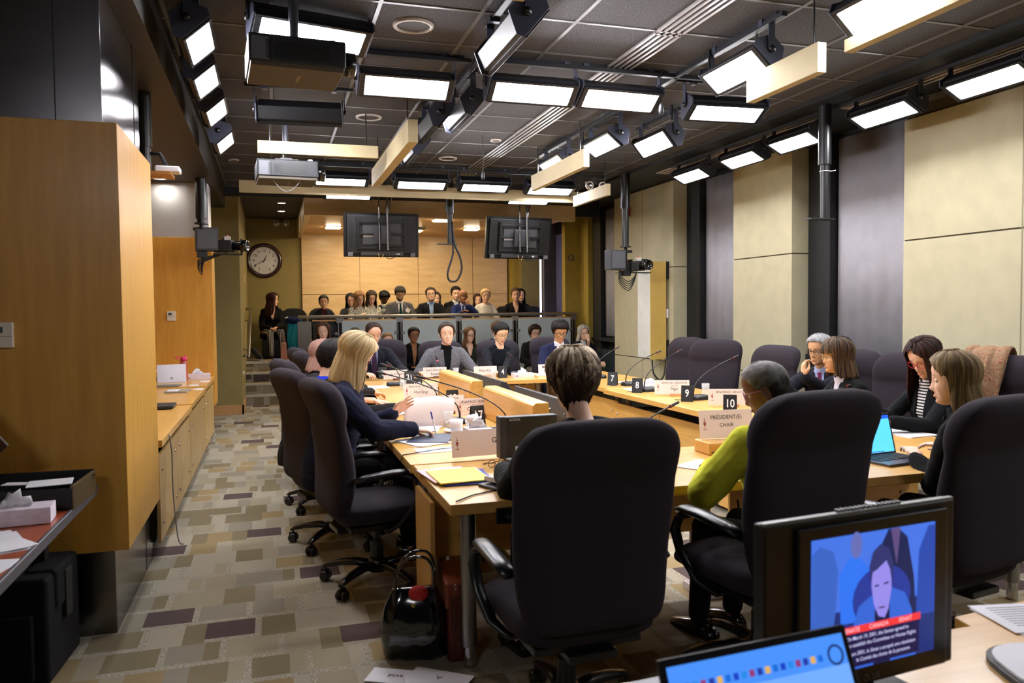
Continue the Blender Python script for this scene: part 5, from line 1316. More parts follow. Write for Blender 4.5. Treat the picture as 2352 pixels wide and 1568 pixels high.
person('person with round black hair bowed in shadow behind the bearded man', (2.112,15.2,1.859), 184, floor=.64, look=(6,-28,0), skin=SK5, hair=('full',(10,9,10),(22,20,20)), top=('crew',(20,20,22),None,None), group=GA, vox=.012, wob=.006)
person('bearded man in a grey suit and dark green tie looking down, name badge', (2.258,14.2,1.921), 182, floor=.64, lean=10, look=(0,-32,0), skin=SK1, hair=('short',(30,26,24),(70,62,56)), beard=(44,30,24), top=('jacket',GREYS,(226,222,230),(20,54,50)), group=GA, vox=.009, bulk=1.1)
person('man with glasses in a black jacket and light blue shirt looking up, gallery', (2.822,14.3,1.907), 178, floor=.64, look=(-6,10,4), skin=SK1, hair=('short',)+BR, top=('jacket',cloth((24,24,28)),(150,176,220),None), glasses=((130,130,136),.021), group=GA, vox=.009, bulk=1.08)
person('brown-haired person hidden behind the man in the light blue shirt', (3.09,15.1,1.84), 178, floor=.64, skin=SK1, hair=('bob',)+BR, top=('crew',(30,30,34),None,None), group=GA, vox=.013)
person('dark-haired man in black half hidden behind the bald man, gallery', (3.49,15.1,1.955), 178, floor=.64, look=(0,-6,0), skin=SK1, hair=('short',)+BK, top=('jacket',(20,20,24),(220,220,226),None), group=GA, vox=.011)
person('bald man in a blue suit holding his hand over his mouth, gallery', (3.416,14.2,1.875), 172, floor=.64, lean=12, look=(4,-4,0), hands=('W',(3.34,13.98,1.46,(-.6,.2,-1)),(3.47,14.0,1.575,(1,.2,-1),(-.25,.3,.9),(.2,-1,.2))), skin=(150,106,80), hair=('bald',(40,30,26),(40,30,26)), top=('jacket',cloth((34,46,96)),(176,186,226),(40,60,120)), curl=(26,50), group=GA, vox=.009)
person('blonde woman with tied-back hair in a white sweater, gallery', (3.852,14.2,1.886), 176, floor=.64, look=(0,-4,0), skin=SK1, hair=('tied',(170,134,90),(222,194,150)), top=('crew',(216,212,204),None,None), fem=True, group=GA, vox=.009)
person('person behind the blonde woman in white, only dark jacket and hair edge visible', (3.93,15.1,1.80), 176, floor=.64, skin=SK1, hair=('bob',)+BR, top=('crew',(18,18,20),None,None), fem=True, group=GA, vox=.013)
person('young woman in a black v-neck top with tied brown hair, right in the gallery', (4.441,14.2,1.902), 174, floor=.64, look=(-2,-2,0), skin=SK1, hair=('tied',(60,40,26),(110,80,52)), top=('vneck',(16,16,18),None,None), fem=True, group=GA, vox=.009)
person('person with long black hair behind the woman in the v-neck top', (4.79,15.0,1.898), 176, floor=.64, skin=SK3, hair=('long',)+BK, top=('crew',(16,16,18),None,None), fem=True, group=GA, vox=.013)

for sx in (-1, 1):
    e = obj('earring', MB().tube([(.011*math.cos(2*PI*k/16), 0, .014*math.sin(2*PI*k/16)) for k in range(16)], .004, 8, close=True), plain((220,180,90), .25, 1.0), yw, smooth=True)
    e.matrix_local = yh @ Matrix.Translation((sx*.078,-.012,-.058))
# ------------------------------------------------------------------ small things on the tables
TZ = .73
def crest(m, M_):   # small red coat-of-arms mark: staff, shield, crown and scroll
    m.box((0,0,0), (.0018,.0004,.06), M=M_); m.prism([(-.0075,.012),(.0075,.012),(.0065,-.002),(0,-.012),(-.0065,-.002)], -.0003, .0003, M_ @ Matrix.Rotation(PI/2,4,'X'))
    m.box((0,0,.020), (.010,.0004,.004), M=M_); m.box((0,0,-.026), (.020,.0004,.003), M=M_); m.box((0,0,.031), (.004,.0004,.004), M=M_)
M_RED = plain((170,90,90), .8); M_INK = plain((44,36,40), .8); M_HOLD = wood((120,84,66),(92,60,46),'x',.5); M_HOLDL = wood((206,168,130),(180,140,104),'x',.5)
def nameplate(x, y, rz, lab, lines, w=.29, h=.115, crestx=True, z=TZ, tilt=-10, holder=M_HOLD, hoff=.03):
    t = thing('name_plate', lab, 'name plate', (x, y, z), R(rz), 'white name plates on the tables')
    T = Matrix.Rotation(R(tilt), 4, 'X') @ Matrix.Translation((0,0,.014))
    obj('card', MB().bb(-w/2, w/2, -.0015, .0015, 0, h, T), M_PLATE, t)
    m = MB()
    for s_, sz, zz, xx in lines: write(m, s_, sz, T @ Matrix.Translation((xx, -.0022, zz)), .002)
    if crestx: m.m = 1; crest(m, T @ Matrix.Translation((-w/2+.03, -.0022, h*.5)))
    obj('lettering', m, [M_INK, M_RED], t)
    if holder: obj('holder', MB().box((hoff,0,.0125), (.10,.05,.025)), holder, t, bevel=.004)
    return t
SS = 'SÉNATRICE / SENATOR'
nameplate(1.30, 8.60, 4, 'white name card before the balding witness', [("Martin O'Hanlon", .032, .055, 0)], .27, .10, False, hoff=.02)
nameplate(1.76, 8.70, 0, 'two-line white name card before the man in the tweed blazer', [('Jean-Nicolas', .040, .078, 0), ('Beuze', .040, .034, 0)], .27, .11, False)
nameplate(2.33, 8.62, -2, 'white name card before the young woman in the black sweater', [('Alice Kim', .040, .06, 0)], .27, .11, False, holder=M_HOLDL)
nameplate(3.10, 8.60, -4, 'white name card before the man in the navy suit', [('Moham', .040, .078, -.03), ('Enay', .040, .034, -.03)], .27, .11, False)
nameplate(1.22, 6.65, -2, 'white senator card, farthest of three on the left tables', [(SS, .020, .100, .0), ('Nancy', .012, .078, 0), ('Hartling', .036, .052, 0)], .30, .125)
nameplate(1.21, 5.66, -2, 'white senator card with the short surname starting with P', [(SS, .022, .100, .0), ('Kim', .014, .076, 0), ('Pate', .040, .048, 0)], .30, .125)
nameplate(1.39, 5.40, 2, 'white senator card partly hidden behind the tent 17', [(SS, .022, .100, .0), ('Jane', .012, .078, -.02), ('Cord', .036, .048, -.03)], .30, .125)
nameplate(1.02, 3.90, 4, 'white card with red crest left of the small dark monitor', [('Gr', .040, .075, .09)], .30, .135, holder=None)
nameplate(3.33, 6.10, -22, 'white senator card beside the black tent 9', [('SENATOR / SÉNATEUR', .022, .100, .02), ('Thanh Hai', .014, .076, .02), ('Ngo', .036, .048, .02)], .30, .125, holder=M_HOLDL)
nameplate(3.36, 5.27, -22, 'white senator card behind the black tent 10', [(SS, .022, .100, .02), ('Salma', .014, .076, .02)], .30, .125, holder=M_HOLDL)
t = thing('card_stand', 'low maple block carrying the chair card on the head table', 'card stand', (2.33, 3.66, TZ))
obj('block', MB().bb(-.17,.17,-.10,.06,0,.065), M_MAPLE, t, bevel=.008); obj('slot', MB().bb(-.15,.15,-.085,.0,.02,.021).bb(-.16,.16,-.101,-.0995,.01,.02), plain((120,80,44),.5), t)
nameplate(2.33, 3.66, -6, 'white card reading president and chair on the maple block', [('PRÉSIDENT(E)', .030, .110, .0), ('CHAIR', .028, .068, .0)], .31, .150, z=TZ+.055, holder=None)
m = MB(); 
t = thing('name_plate', 'white name card lying flat near the corner of the left table', 'name plate', (.90, 4.22, TZ), R(2))
obj('card', MB().bb(-.16,.15,-.08,.07,.0,.003), M_PAPER, t)
T = Matrix.Translation((0,0,.0036)) @ Matrix.Rotation(PI,4,'Z') @ Matrix.Rotation(-PI/2,4,'X')
q = MB(); write(q, SS, .022, T @ Matrix.Translation((0,0,.04)), .004); write(q, 'Bernard', .024, T @ Matrix.Translation((0,0,-.02)), .004); obj('lettering', q, M_INK, t)
def tent(x, y, rz, n, lab):
    t = thing('number_tent', lab, 'number tent', (x, y, TZ), R(rz), 'black numbered tents on the tables')
    A = R(14); h = .135
    for s in (1, -1):
        T = Matrix.Translation((0, -s*.034, 0)) @ Matrix.Rotation(-s*A, 4, 'X')
        p = obj('panel', MB().bb(-.048,.048,-.0015,.0015,0,h,T), M_BLACK, t)
        q = MB(); F_ = T @ Matrix.Translation((.0,-.0025*s,.068))
        if s < 0: F_ = F_ @ Matrix.Rotation(PI,4,'Z')
        write(q, n, .085, F_, .014, .8); obj('numeral', q, M_WHITE, p)
for x, y, rz, n, l in ((1.19,8.86,6,'2','black tent card numbered 2 before the balding witness'), (1.38,8.20,4,'21','black tent card numbered 21 on the left tables'), (1.30,7.28,2,'20','black tent card numbered 20 on the left tables'), (1.37,6.10,4,'18','black tent card numbered 18 half hidden behind the senator cards'),
    (1.30,5.04,10,'17','black tent card numbered 17, nearest on the left tables'), (2.48,8.45,-6,'4','black tent card numbered 4 on the witness table'), (3.26,7.19,-36,'7','black tent card numbered 7 on the right tables'), (3.18,6.47,-36,'8','black tent card numbered 8 on the right tables'), (3.25,5.70,-36,'9','black tent card numbered 9 on the right tables'), (3.19,4.98,-34,'10','black tent card numbered 10 on the right tables')):
    tent(x, y, rz, n, l)
def mic(x, y, rz, reach, rise, lab, lit=False, z=TZ):
    t = thing('gooseneck_microphone', lab, 'microphone', (x, y, z), R(rz), 'gooseneck microphones on the tables')
    obj('base', MB().loft([[(px, py, zz) for px, py in rr_ring(a, b, 20, 6)] for a, b, zz in ((.085,.06,0),(.085,.06,.02),(.078,.052,.036),(.07,.046,.04))]), M_MBLACK, t, bevel=.002)
    P = [(-.05,0,.035),(-.05,0,.07)]
    for k in range(1, 11):
        u = k/10; P.append((-.05+reach*u**1.5, 0, .07+(rise-.07)*u**.75))
    obj('neck', MB().tube(P, [.008,.007]+[.0042]*10, 8), M_MBLACK, t, smooth=True)
    a, b = Vector(P[-1]), (Vector(P[-1])-Vector(P[-2])).normalized()
    h = obj('microphone_head', MB().cyl(a-b*.01, a+b*.045, .0085, .0075, 12), M_DARK, t)
    obj('light_ring', MB().cyl(a-b*.016, a-b*.008, .009, .009, 12), emis((255,60,60), 3) if lit else plain((120,30,30), .4), h)
    obj('button', MB().box((.03,0,.042),(.03,.03,.004)), M_GREY, t)
    obj('cable', MB().tube([(-.08,0,.02),(-.12,.03,.03),(-.16,.0,.006),(-.2,.05,.004)], .003, 6), M_BLACK, t)
mic(1.20, 8.00, 178, .10, .22, 'short gooseneck microphone by the tent 2')
mic(1.80, 8.86, 200, .03, .20, 'gooseneck microphone with glowing red tip before the speaking witness', True)
mic(2.72, 8.72, 182, .12, .24, 'gooseneck microphone leaning left before the folded hands')
mic(3.43, 7.95, 0, .26, .32, 'gooseneck microphone farthest on the right tables, left of tent 7')
mic(3.40, 7.08, 4, .36, .32, 'gooseneck microphone between the tents 7 and 8')
mic(3.32, 6.52, 6, .38, .36, 'gooseneck microphone between the tents 8 and 9')
mic(3.40, 5.78, 6, .42, .34, 'gooseneck microphone between the tents 9 and 10')
mic(3.45, 4.42, 8, .40, .22, 'gooseneck microphone before the bob-haired woman')
mic(1.16, 5.16, 186, .52, .36, 'long gooseneck microphone bent over the cup, with red ring')
mic(1.34, 4.64, 174, .52, .36, 'nearest long gooseneck microphone arcing left over the left table')
mic(1.20, 6.10, 172, .40, .34, 'gooseneck microphone arcing over the farther senator cards')
mic(1.75, 3.60, 12, .30, .26, 'gooseneck microphone before the card reading chair')
def tissue(x, y, rz, lab, z=TZ, w=.24, h=.045, d=.12, col=(226,214,226)):
    t = thing('tissue_box', lab, 'tissue box', (x, y, z), R(rz), 'tissue boxes')
    obj('box', MB().bb(-w/2,w/2,-d/2,d/2,0,h), plain(col, .6, var=.10, vscale=40), t, bevel=.002)
    obj('logo', MB().bb(-w/2+.02,-w/2+.055,-d/2-.0015,-d/2,.012,.022), plain((150,70,160), .6), t)
    q = MB(); n = 9; random.seed(int(x*100+y))
    vs = []
    for i in range(n):
        for j in range(4):
            vs.append((-.06+.12*i/(n-1)+random.uniform(-.006,.006), (-.01+.012*j)*(1 if i % 2 else -1)*.7, h-.004+(.05*math.sin(PI*i/(n-1))+random.uniform(0,.022))*j/3))
    q.add(vs, [(i*4+j,i*4+j+1,(i+1)*4+j+1,(i+1)*4+j) for i in range(n-1) for j in range(3)])
    obj('tissue', q, M_WHITE, t, smooth=True, solid=.0015)
tissue(2.72, 8.46, -2, 'low white tissue box on the witness table beside tent 4')
tissue(3.47, 6.78, -20, 'small white tissue box behind tent 8', w=.17)
tissue(1.14, 4.42, 4, 'grey patterned cube tissue box near the cup', h=.08, w=.14, d=.13, col=(206,196,200))
tissue(-.80, 9.45, 2, 'long pinkish tissue box at the far end of the booth counter', z=.75, w=.26, h=.06)
M_GLS = plain((226,232,236), .04, alpha=.22, spec=.8)
def glass(x, y, lab, z=TZ, h=.11, r=.034, full=.5):
    t = thing('water_glass', lab, 'glass', (x, y, z), 0, 'water glasses')
    obj('tumbler', MB().lathe([(0,.006),(r*.86,.006),(r*.95,h),(r,h),(r*.92,0),(0,0)], 28), M_GLS, t, smooth=True)
    obj('water', MB().lathe([(0,.007),(r*.84,.007),(r*.87,h*full),(0,h*full)], 24), M_GLS, t)
glass(1.10, 5.02, 'glass of water behind the white cup')
glass(1.14, 3.56, 'glass of water right of the small dark monitor')
glass(1.21, 7.55, 'empty-looking glass between tents 20 and 21')
glass(3.60, 6.00, 'glass behind the card next to tent 9')
glass(2.36, 8.40, 'glass left of tent 4 on the witness table')
glass(-1.28, 7.45, 'glass at the edge of the wooden box on the booth counter', z=.74)
glass(2.0, 8.7, 'dark drink glass before the speaking witness', full=.8)
t = thing('coffee_cup', 'white coffee cup on a saucer beside the water glass', 'cup', (1.10, 4.80, TZ))
obj('cup', MB().lathe([(0,.016),(.028,.016),(.042,.078),(.045,.078),(.036,.012),(.02,.009),(0,.009)], 32), M_WHITE, t, smooth=True)
obj('handle', MB().tube([(-.042,0,.068),(-.062,0,.062),(-.066,0,.045),(-.055,0,.03),(-.036,0,.028)], .0045, 8), M_WHITE, t, smooth=True)
obj('saucer', MB().lathe([(0,.004),(.03,.004),(.06,.012),(.078,.017),(.078,.013),(.05,.001),(0,0)], 36), M_WHITE, t, smooth=True)
t = thing('napkin', 'crumpled white napkin standing by tent 17', 'napkin', (1.19, 4.70, TZ))
q = MB(); vs = []
for i in range(7):
    for j in range(5): vs.append((-.05+.017*i+.02*j*math.sin(i), -.02+.012*j+.01*math.sin(i*2), .004+.022*j+.012*math.sin(i*1.7+j)+(.02 if i > 4 else 0)))
q.add(vs, [(i*5+j,i*5+j+1,(i+1)*5+j+1,(i+1)*5+j) for i in range(6) for j in range(4)]); obj('sheet', q, M_WHITE, t, smooth=True, solid=.001)
def papers(x, y, rz, lab, w=.216, h=.28, n=3, z=TZ, mat_=None, lines=True, spread=8):
    t = thing('paper_stack', lab, 'papers', (x, y, z), R(rz)); random.seed(int(abs(x*91+y*37)))
    for k in range(n):
        a = R(random.uniform(-spread, spread)) if k < n-1 else 0
        s_ = obj('sheet', MB().box((random.uniform(-.01,.01)*(k<n-1), 0, .001+k*.0022), (w, h, .0012), rz=a), mat_ or M_PAPER, t)
        if k == n-1 and lines:
            q = MB()
            for j in range(9): q.bb(-w*.38, w*(.38 if j % 4 != 3 else .1), h*.36-j*h*.08, h*.36-j*h*.08+.0022, .0018+k*.0022, .0022+k*.0022)
            obj('printed_lines', q, plain((120,120,130), .8), s_)
papers(.83, 4.50, 20, 'printed sheets under the blonde woman\'s writing hand', n=3)
papers(.93, 5.02, -20, 'loose papers in front of the blonde woman', n=4)
papers(1.0, 5.9, 10, 'papers on the left table before the person with the blue collar', n=3)
papers(1.0, 7.9, 5, 'white papers by the farthest left microphone', n=2)
papers(3.18, 7.62, -20, 'sheet lying left of tent 7', n=1)
papers(3.55, 7.35, 10, 'sheets behind the microphone of tent 7', n=2)
papers(3.30, 6.72, -10, 'sheet between tent 8 and its tissue box', n=1)
papers(3.60, 5.70, 6, 'stack of printed pages behind the microphone of tent 9', n=5)
papers(3.55, 4.95, 15, 'note pages under the grey-haired man\'s hand', n=3)
papers(3.62, 3.78, 8, 'white pages beside the phone of the woman with red glasses', n=3)
papers(2.88, 3.55, 0, 'white pages beyond the open laptop', n=2)
papers(2.02, 3.30, 30, 'open booklet pages at the hand of the woman in yellow-green', n=3)
papers(3.05, 8.66, 0, 'papers before the witness in the navy suit', n=2)
papers(1.95, 8.78, 0, 'papers between the first two name cards of the witnesses', n=2)
# sheet held up and curling over
t = thing('curled_page', 'large white page being turned over beside the blonde woman', 'paper', (.95, 5.0, TZ), R(-8))
q = MB(); vs = []
for i in range(12):
    u = i/11; x = -.16+.32*u
    for j in range(9):
        v = j/8; vs.append((x+.03*math.sin(v*2), .02+.10*v**1.5+.02*math.sin(u*3), .012+.17*math.sin(v*1.5)+.012*math.sin(u*PI)*v))
q.add(vs, [(i*9+j,i*9+j+1,(i+1)*9+j+1,(i+1)*9+j) for i in range(11) for j in range(8)]); obj('sheet', q, M_PLATE, t, smooth=True, solid=.0012)
t = thing('blue_pen', 'blue pen in the blonde woman\'s hand', 'pen', (.955, 4.72, TZ+.03)); obj('barrel', MB().cyl((.0,0,-.02),(-.025,.02,.11),.004,n=10), M_WHITE, t); obj('cap', MB().cyl((-.018,.014,.07),(-.026,.021,.115),.0048,n=10), plain((40,60,170), .4), t)
t = thing('blue_folder', 'dark blue folder under the writing hand', 'folder', (.90, 4.58, TZ+.009), R(-22)); obj('cover', MB().box((0,0,0),(.24,.31,.004)), plain((50,60,84), .5), t)
t = thing('yellow_folder', 'yellow paper folder over pink and dark blue folders on the head table', 'folder', (.80, 3.50, TZ), R(2))
obj('yellow_cover', MB().box((.0,-.03,.014),(.235,.29,.006)), plain((240,224,110), .7), t, bevel=.001)
obj('pink_sheet', MB().box((-.03,.03,.009),(.22,.30,.004),rz=R(4)), plain((240,190,200), .8), t)
obj('blue_cover', MB().box((.03,-.035,.004),(.23,.31,.006),rz=R(-5)), plain((36,52,150), .5), t)
obj('white_sheets', MB().box((.012,.0,.0105),(.226,.29,.002),rz=R(-3)), M_PAPER, t)
t = thing('notebook', 'grey ring notebook with white pages at the near edge of the head table', 'notebook', (.97, 3.20, TZ), R(24))
obj('cover', MB().box((0,0,.006),(.16,.25,.012)), plain((60,62,70), .4), t, bevel=.003); obj('pages', MB().box((.03,.01,.022),(.15,.23,.018),ry=R(8)), M_PAPER, t)
t = thing('reading_glasses', 'folded tortoiseshell glasses beside the small monitor', 'eyeglasses', (1.04, 3.66, TZ), R(20))
q = MB()
for s in (-1, 1): q.tube([(s*.03+.021*math.cos(2*PI*k/18), 0, .02+.018*math.sin(2*PI*k/18)) for k in range(18)], .002, 6, close=True)
q.tube([(-.009,0,.026),(0,0,.029),(.009,0,.026)], .002, 6).tube([(.051,0,.03),(.05,.06,.012),(-.03,.07,.006)], .002, 6).tube([(-.051,0,.03),(-.05,.05,.014),(.03,.06,.006)], .002, 6)
obj('frame', q, plain((90,50,30), .3), t, smooth=True)
t = thing('desk_monitor', 'small dark monitor seen from behind on the head table', 'monitor', (1.22, 3.74, TZ), R(2))
obj('housing', MB().bb(-.14,.16,-.03,.03,.03,.235), plain((34,34,36), .4), t, bevel=.008); obj('side_bezel', MB().bb(-.15,-.12,-.034,.034,.028,.237), plain((50,50,54), .4), t, bevel=.004)
obj('stand', MB().box((0,0,.008),(.20,.15,.016)).box((0,0,.03),(.06,.05,.04)), M_BLACK, t, bevel=.004)
obj('label', MB().bb(-.10,-.045,-.0318,-.0300,.215,.226), plain((150,154,166), .5), t); q = MB(); write(q, 'Marshall', .012, Matrix.Translation((-.072,-.0322,.2205)), .004); obj('lettering', q, M_BLACK, t)
# laptop in front of the brown-haired woman
def laptop(x, y, rz, lab, w=.31, d=.21, open_=100, scr=(90,205,255), st=.48, z=TZ, lid=(20,22,40), extra=None):
    t = thing('laptop', lab, 'laptop', (x, y, z), R(rz))
    b = obj('base', MB().bb(-w/2,w/2,-d/2,d/2,0,.014), plain((70,76,92), .35, .4), t, bevel=.003)
    q = MB()
    for r_ in range(5):
        for c in range(13): q.bb(-w*.44+c*w*.068, -w*.44+c*w*.068+w*.055, .0+d*.40-r_*d*.115-.016, d*.40-r_*d*.115, .0142, .0165)
    obj('keyboard', q, plain((30,34,46), .5), b); obj('touchpad', MB().bb(-.04,.04,-d*.44,-d*.22,.0142,.015), plain((84,90,104), .4), b)
    T = Matrix.Translation((0, d/2, .010)) @ Matrix.Rotation(R(90-open_), 4, 'X')
    l = obj('lid', MB().bb(-w/2,w/2,-.003,.004,0,d), plain(lid, .4), t, bevel=.002)
    l.matrix_local = T
    s_ = obj('screen', MB().bb(-w/2+.012,w/2-.012,-.0042,-.0035,.012,d-.012), emis(scr, st), l)
    if extra: extra(l, w, d)
    return t
def lp1(l, w, d):
    obj('page_edge', MB().bb(-w/2+.012,-w/2+.02,-.0048,-.0043,.012,d-.03).bb(-w/2+.012,w/2-.012,-.0048,-.0043,d-.03,d-.012), emis((30,90,240), .5), l)
    q = MB()
    for k in range(10): q.bb(-w/2+.08+k*.014, -w/2+.088+k*.014, -.0048,-.0043,.014,.020)
    obj('taskbar_icons', q, emis((20,60,160), .4), l)
laptop(2.93, 3.13, 8, 'open laptop with a bright cyan screen before the brown-haired woman', w=.30, extra=lp1, open_=104)
t = thing('smartphone', 'dark phone held by the woman with red glasses', 'phone', (3.43, 3.93, .84), R(80)); o = obj('case', MB().box((0,0,0),(.075,.15,.009)), M_BLACKGL, t, bevel=.003); t.rotation_euler = (R(18), R(-20), R(75))
t = thing('white_pen', 'white pen upright in the grey-haired man\'s lower hand', 'pen', (3.70, 5.02, .80)); obj('barrel', MB().cyl((0,0,-.03),(-.02,.0,.12),.005,n=10), M_WHITE, t)
# jewellery and wrist things
t = thing('shawl', 'paisley shawl in rust and green draped over the rightmost chair of the right row', 'shawl', (4.36, 3.80, .0), R(112))
m_, nt, b = newmat('paisley'); mp = mapping(nt); n = noise_node(nt, mp.outputs[0], 34, 5, .7); n.inputs['Distortion'].default_value = 2.5
rr = ramp(nt, n.outputs['Fac'], [(.30, srgb(60,40,30)), (.42, srgb(150,80,50)), (.50, srgb(110,110,84)), (.56, srgb(176,120,84)), (.66, srgb(92,110,100))]); nt.links.new(rr.outputs[0], b.inputs['Base Color']); b.inputs['Roughness'].default_value = .9
q = MB(); vs = []; n1, n2 = 14, 20
for i in range(n1):
    x = .02+.26*i/(n1-1)
    for j in range(n2):
        u = j/(n2-1); K = (0,.2,.32,.45,.56,.64,.72,.82,1)
        y_ = interp(u, K, (-.105,-.118,-.130,-.150,-.215,-.315,-.400,-.450,-.45)); z_ = interp(u, K, (.76,.92,1.0,1.11,1.20,1.225,1.195,1.11,.93))
        vs.append((x+.015*math.sin(j*.5+i), y_+.008*math.sin(i*1.6), z_+.006*math.sin(i*1.2)+(.04*math.sin(i*.6) if j == 0 else 0)))
q.add(vs, [(i*n2+j,i*n2+j+1,(i+1)*n2+j+1,(i+1)*n2+j) for i in range(n1-1) for j in range(n2-1)]); obj('cloth', q, m_, t, smooth=True, solid=.006)
# ------------------------------------------------------------------ booth counter things
t = thing('tablet', 'silver tablet on its kickstand on the booth counter', 'tablet', (-1.03, 9.08, .75), R(8))
T = Matrix.Rotation(R(-16), 4, 'X'); obj('slab', MB().bb(-.145,.145,-.004,.004,.0,.20,T), plain((186,180,184), .35, .5), t, bevel=.003); 
T2 = Matrix.Translation((0,.028,.10)) @ Matrix.Rotation(R(196), 4, 'X')
T = Matrix.Translation((0,.032,.105)) @ Matrix.Rotation(R(200),4,'X')
obj('kickstand', MB().bb(-.145,.145,-.0045,-.0015,.0,.112, Matrix.Translation((0,.026,.108)) @ Matrix.Rotation(R(-154),4,'X')), plain((176,172,178), .35, .5), t, bevel=.001)
obj('logo', MB().bb(-.012,-.001,-.0072,-.0046,.045,.056).bb(.001,.012,-.0072,-.0046,.045,.056), M_DARK, t)
t = thing('water_bottle', 'translucent coral water bottle with pink flip lid', 'bottle', (-.93, 9.32, .75))
obj('body', MB().lathe([(0,0),(.040,0),(.043,.02),(.041,.10),(.036,.12),(.040,.15),(.040,.19),(.030,.215),(.030,.22),(0,.22)], 28), plain((236,130,96), .15, trans=.5), t, smooth=True)
obj('lid', MB().lathe([(0,.215),(.034,.215),(.036,.25),(.030,.262),(0,.265)], 24), plain((226,60,110), .35), t, smooth=True)
obj('carry_loop', MB().tube([(-.03,0,.25),(-.06,0,.262),(-.085,0,.26),(-.07,0,.245),(-.04,0,.225)], .005, 8).ell((.012,0,.272),(.012,.008,.008),nu=10,nv=6), plain((226,60,110), .35), t, smooth=True)
t = thing('calculator', 'grey newspaper-like device with keys lying on the middle booth counter', 'calculator', (-.87, 8.12, .74), R(-4))
obj('body', MB().box((0,0,.008),(.20,.26,.014)), plain((150,146,140), .6), t, bevel=.003); q = MB()
for i in range(5):
    for j in range(5): q.box((-.075+i*.02,-.09+j*.036,.017),(.014,.026,.004))
obj('keys', q, M_PAPER, t); obj('display', MB().box((.055,.0,.016),(.06,.14,.002)), plain((170,156,120), .5), t)
t = thing('laptop', 'closed black laptop at the near end of the booth counters', 'laptop', (-.95, 6.86, .73), R(0)); obj('lid', MB().box((0,0,.018),(.38,.26,.024)), M_DARK, t, bevel=.006); q = MB(); write(q, 'hp', .03, Matrix.Translation((.12,.0,.031)) @ Matrix.Rotation(-PI/2,4,'X'), .004); obj('lettering', q, M_GREY, t)
t = thing('booklet', 'flat grey folder on the far booth counter', 'booklet', (-1.02, 8.62, .75), R(-6)); obj('cover', MB().box((0,0,.008),(.24,.17,.014)), plain((120,116,112), .5), t, bevel=.003)
t = thing('headphone_console', 'dark interpreter console with a green lit knob in the booth', 'console', (-1.30, 9.3, .75)); obj('body', MB().box((0,0,.025),(.26,.22,.05)), M_DARK, t, bevel=.006); obj('panel', MB().box((.02,0,.053),(.2,.16,.006)), M_GREY, t); obj('knob', MB().lathe([(0,.056),(.014,.056),(.012,.072),(0,.072)],14,c=(.06,0,0)), plain((170,200,70), .4), t)
for k, (x, y, z) in enumerate(((-.70, 9.1, .75), (-.78, 8.64, .75), (-.70, 8.3, .74))):
    t = thing('saucer_cover', 'white round cable cap on the booth counter, %s' % ('farthest', 'middle', 'nearest')[k], 'cable cap', (x, y, z)); obj('disc', MB().lathe([(0,.004),(.05,.004),(.056,0),(0,0)], 28), M_WHITE, t, smooth=False)
t = thing('snack_wrapper', 'crumpled yellow and orange wrapper by the tablet', 'wrapper', (-1.14, 8.78, .75)); q = MB()
for k in range(4): q.ell((.02*k-.03,.01*math.sin(k*2),.012),(.018,.014,.010),nu=8,nv=6)
obj('wrapper', q, plain((232,200,120), .6), t)
# ------------------------------------------------------------------ front left: red-brown desk
t = thing('side_desk', 'red-brown laminate desk with dark edge at the lower left', 'desk', (-1.36, 2.7, 0))
obj('tabletop', MB().bb(-.65,.585,-1.9,1.18,.695,.728), wood((176,84,44),(150,64,32),'y',.35,8), t, bevel=.002); obj('edge_band', MB().bb(.585,.60,-1.9,1.19,.69,.732), plain((78,76,84), .35), t, bevel=.006)
obj('leg', MB().bb(.38,.44,.95,1.01,0,.69), M_BLACK, t); obj('leg', MB().bb(.38,.44,-1.7,-1.64,0,.69), M_BLACK, t); obj('rear_panel', MB().bb(-.5,.36,.93,.96,.12,.69), M_BLACK, t)
t = thing('briefcase', 'open black briefcase with gold handle on the red-brown desk', 'briefcase', (-1.01, 3.60, .73), R(-3)); C_ = plain((16,16,19), .5)
obj('shell', MB().bb(-.26,.26,-.16,-.15,0,.085).bb(-.26,.26,.15,.16,0,.10).bb(-.26,-.25,-.16,.16,0,.09).bb(-.26,.26,-.16,.16,0,.01), C_, t, bevel=.003)
obj('side_plate', MB().bb(.25,.262,-.16,.16,0,.095), plain((96,80,56), .35, .4), t, bevel=.002)
obj('lid', MB().bb(-.26,.02,.0,.012,0,.34, Matrix.Translation((-.22,.05,.09)) @ Matrix.Rotation(R(52),4,'Y') @ Matrix.Rotation(R(30),4,'X')), plain((70,52,36), .5), t, bevel=.004)
obj('handle', MB().tube([(-.09,-.165,.05),(-.07,-.185,.05),(-.03,-.195,.048),(.03,-.195,.048),(.07,-.185,.05),(.09,-.165,.05)], [.008,.006,.008,.008,.006,.008], 10).ell((-.09,-.168,.05),(.013,.01,.013),nu=10,nv=8).ell((.09,-.168,.05),(.013,.01,.013),nu=10,nv=8), plain((190,160,60), .3, .9), t, smooth=True)
obj('papers', MB().box((.14,-.02,.085),(.16,.13,.003),rz=R(12)).box((.06,.0,.082),(.2,.05,.003),rz=R(-8)), M_PAPER, t)
obj('lock', MB().lathe([(0,0),(.014,0),(.014,.008),(0,.008)],16,Matrix.Translation((.262,.12,.075)) @ Matrix.Rotation(PI/2,4,'Y')), M_CHROME, t)
tissue(-.92, 3.28, 5, 'pale lilac tissue box on the red-brown desk before the briefcase', w=.25, h=.06)
t = thing('crumpled_tissue', 'crumpled white tissues at the left edge of the desk', 'tissues', (-1.13, 3.22, .73)); q = MB()
for k in range(6): q.ell((.03*math.cos(k*2.1),.04*math.sin(k*1.7),.03+.018*k),(.05-.004*k,.035,.03),nu=9,nv=6,rot=Matrix.Rotation(k,4,'Z'))
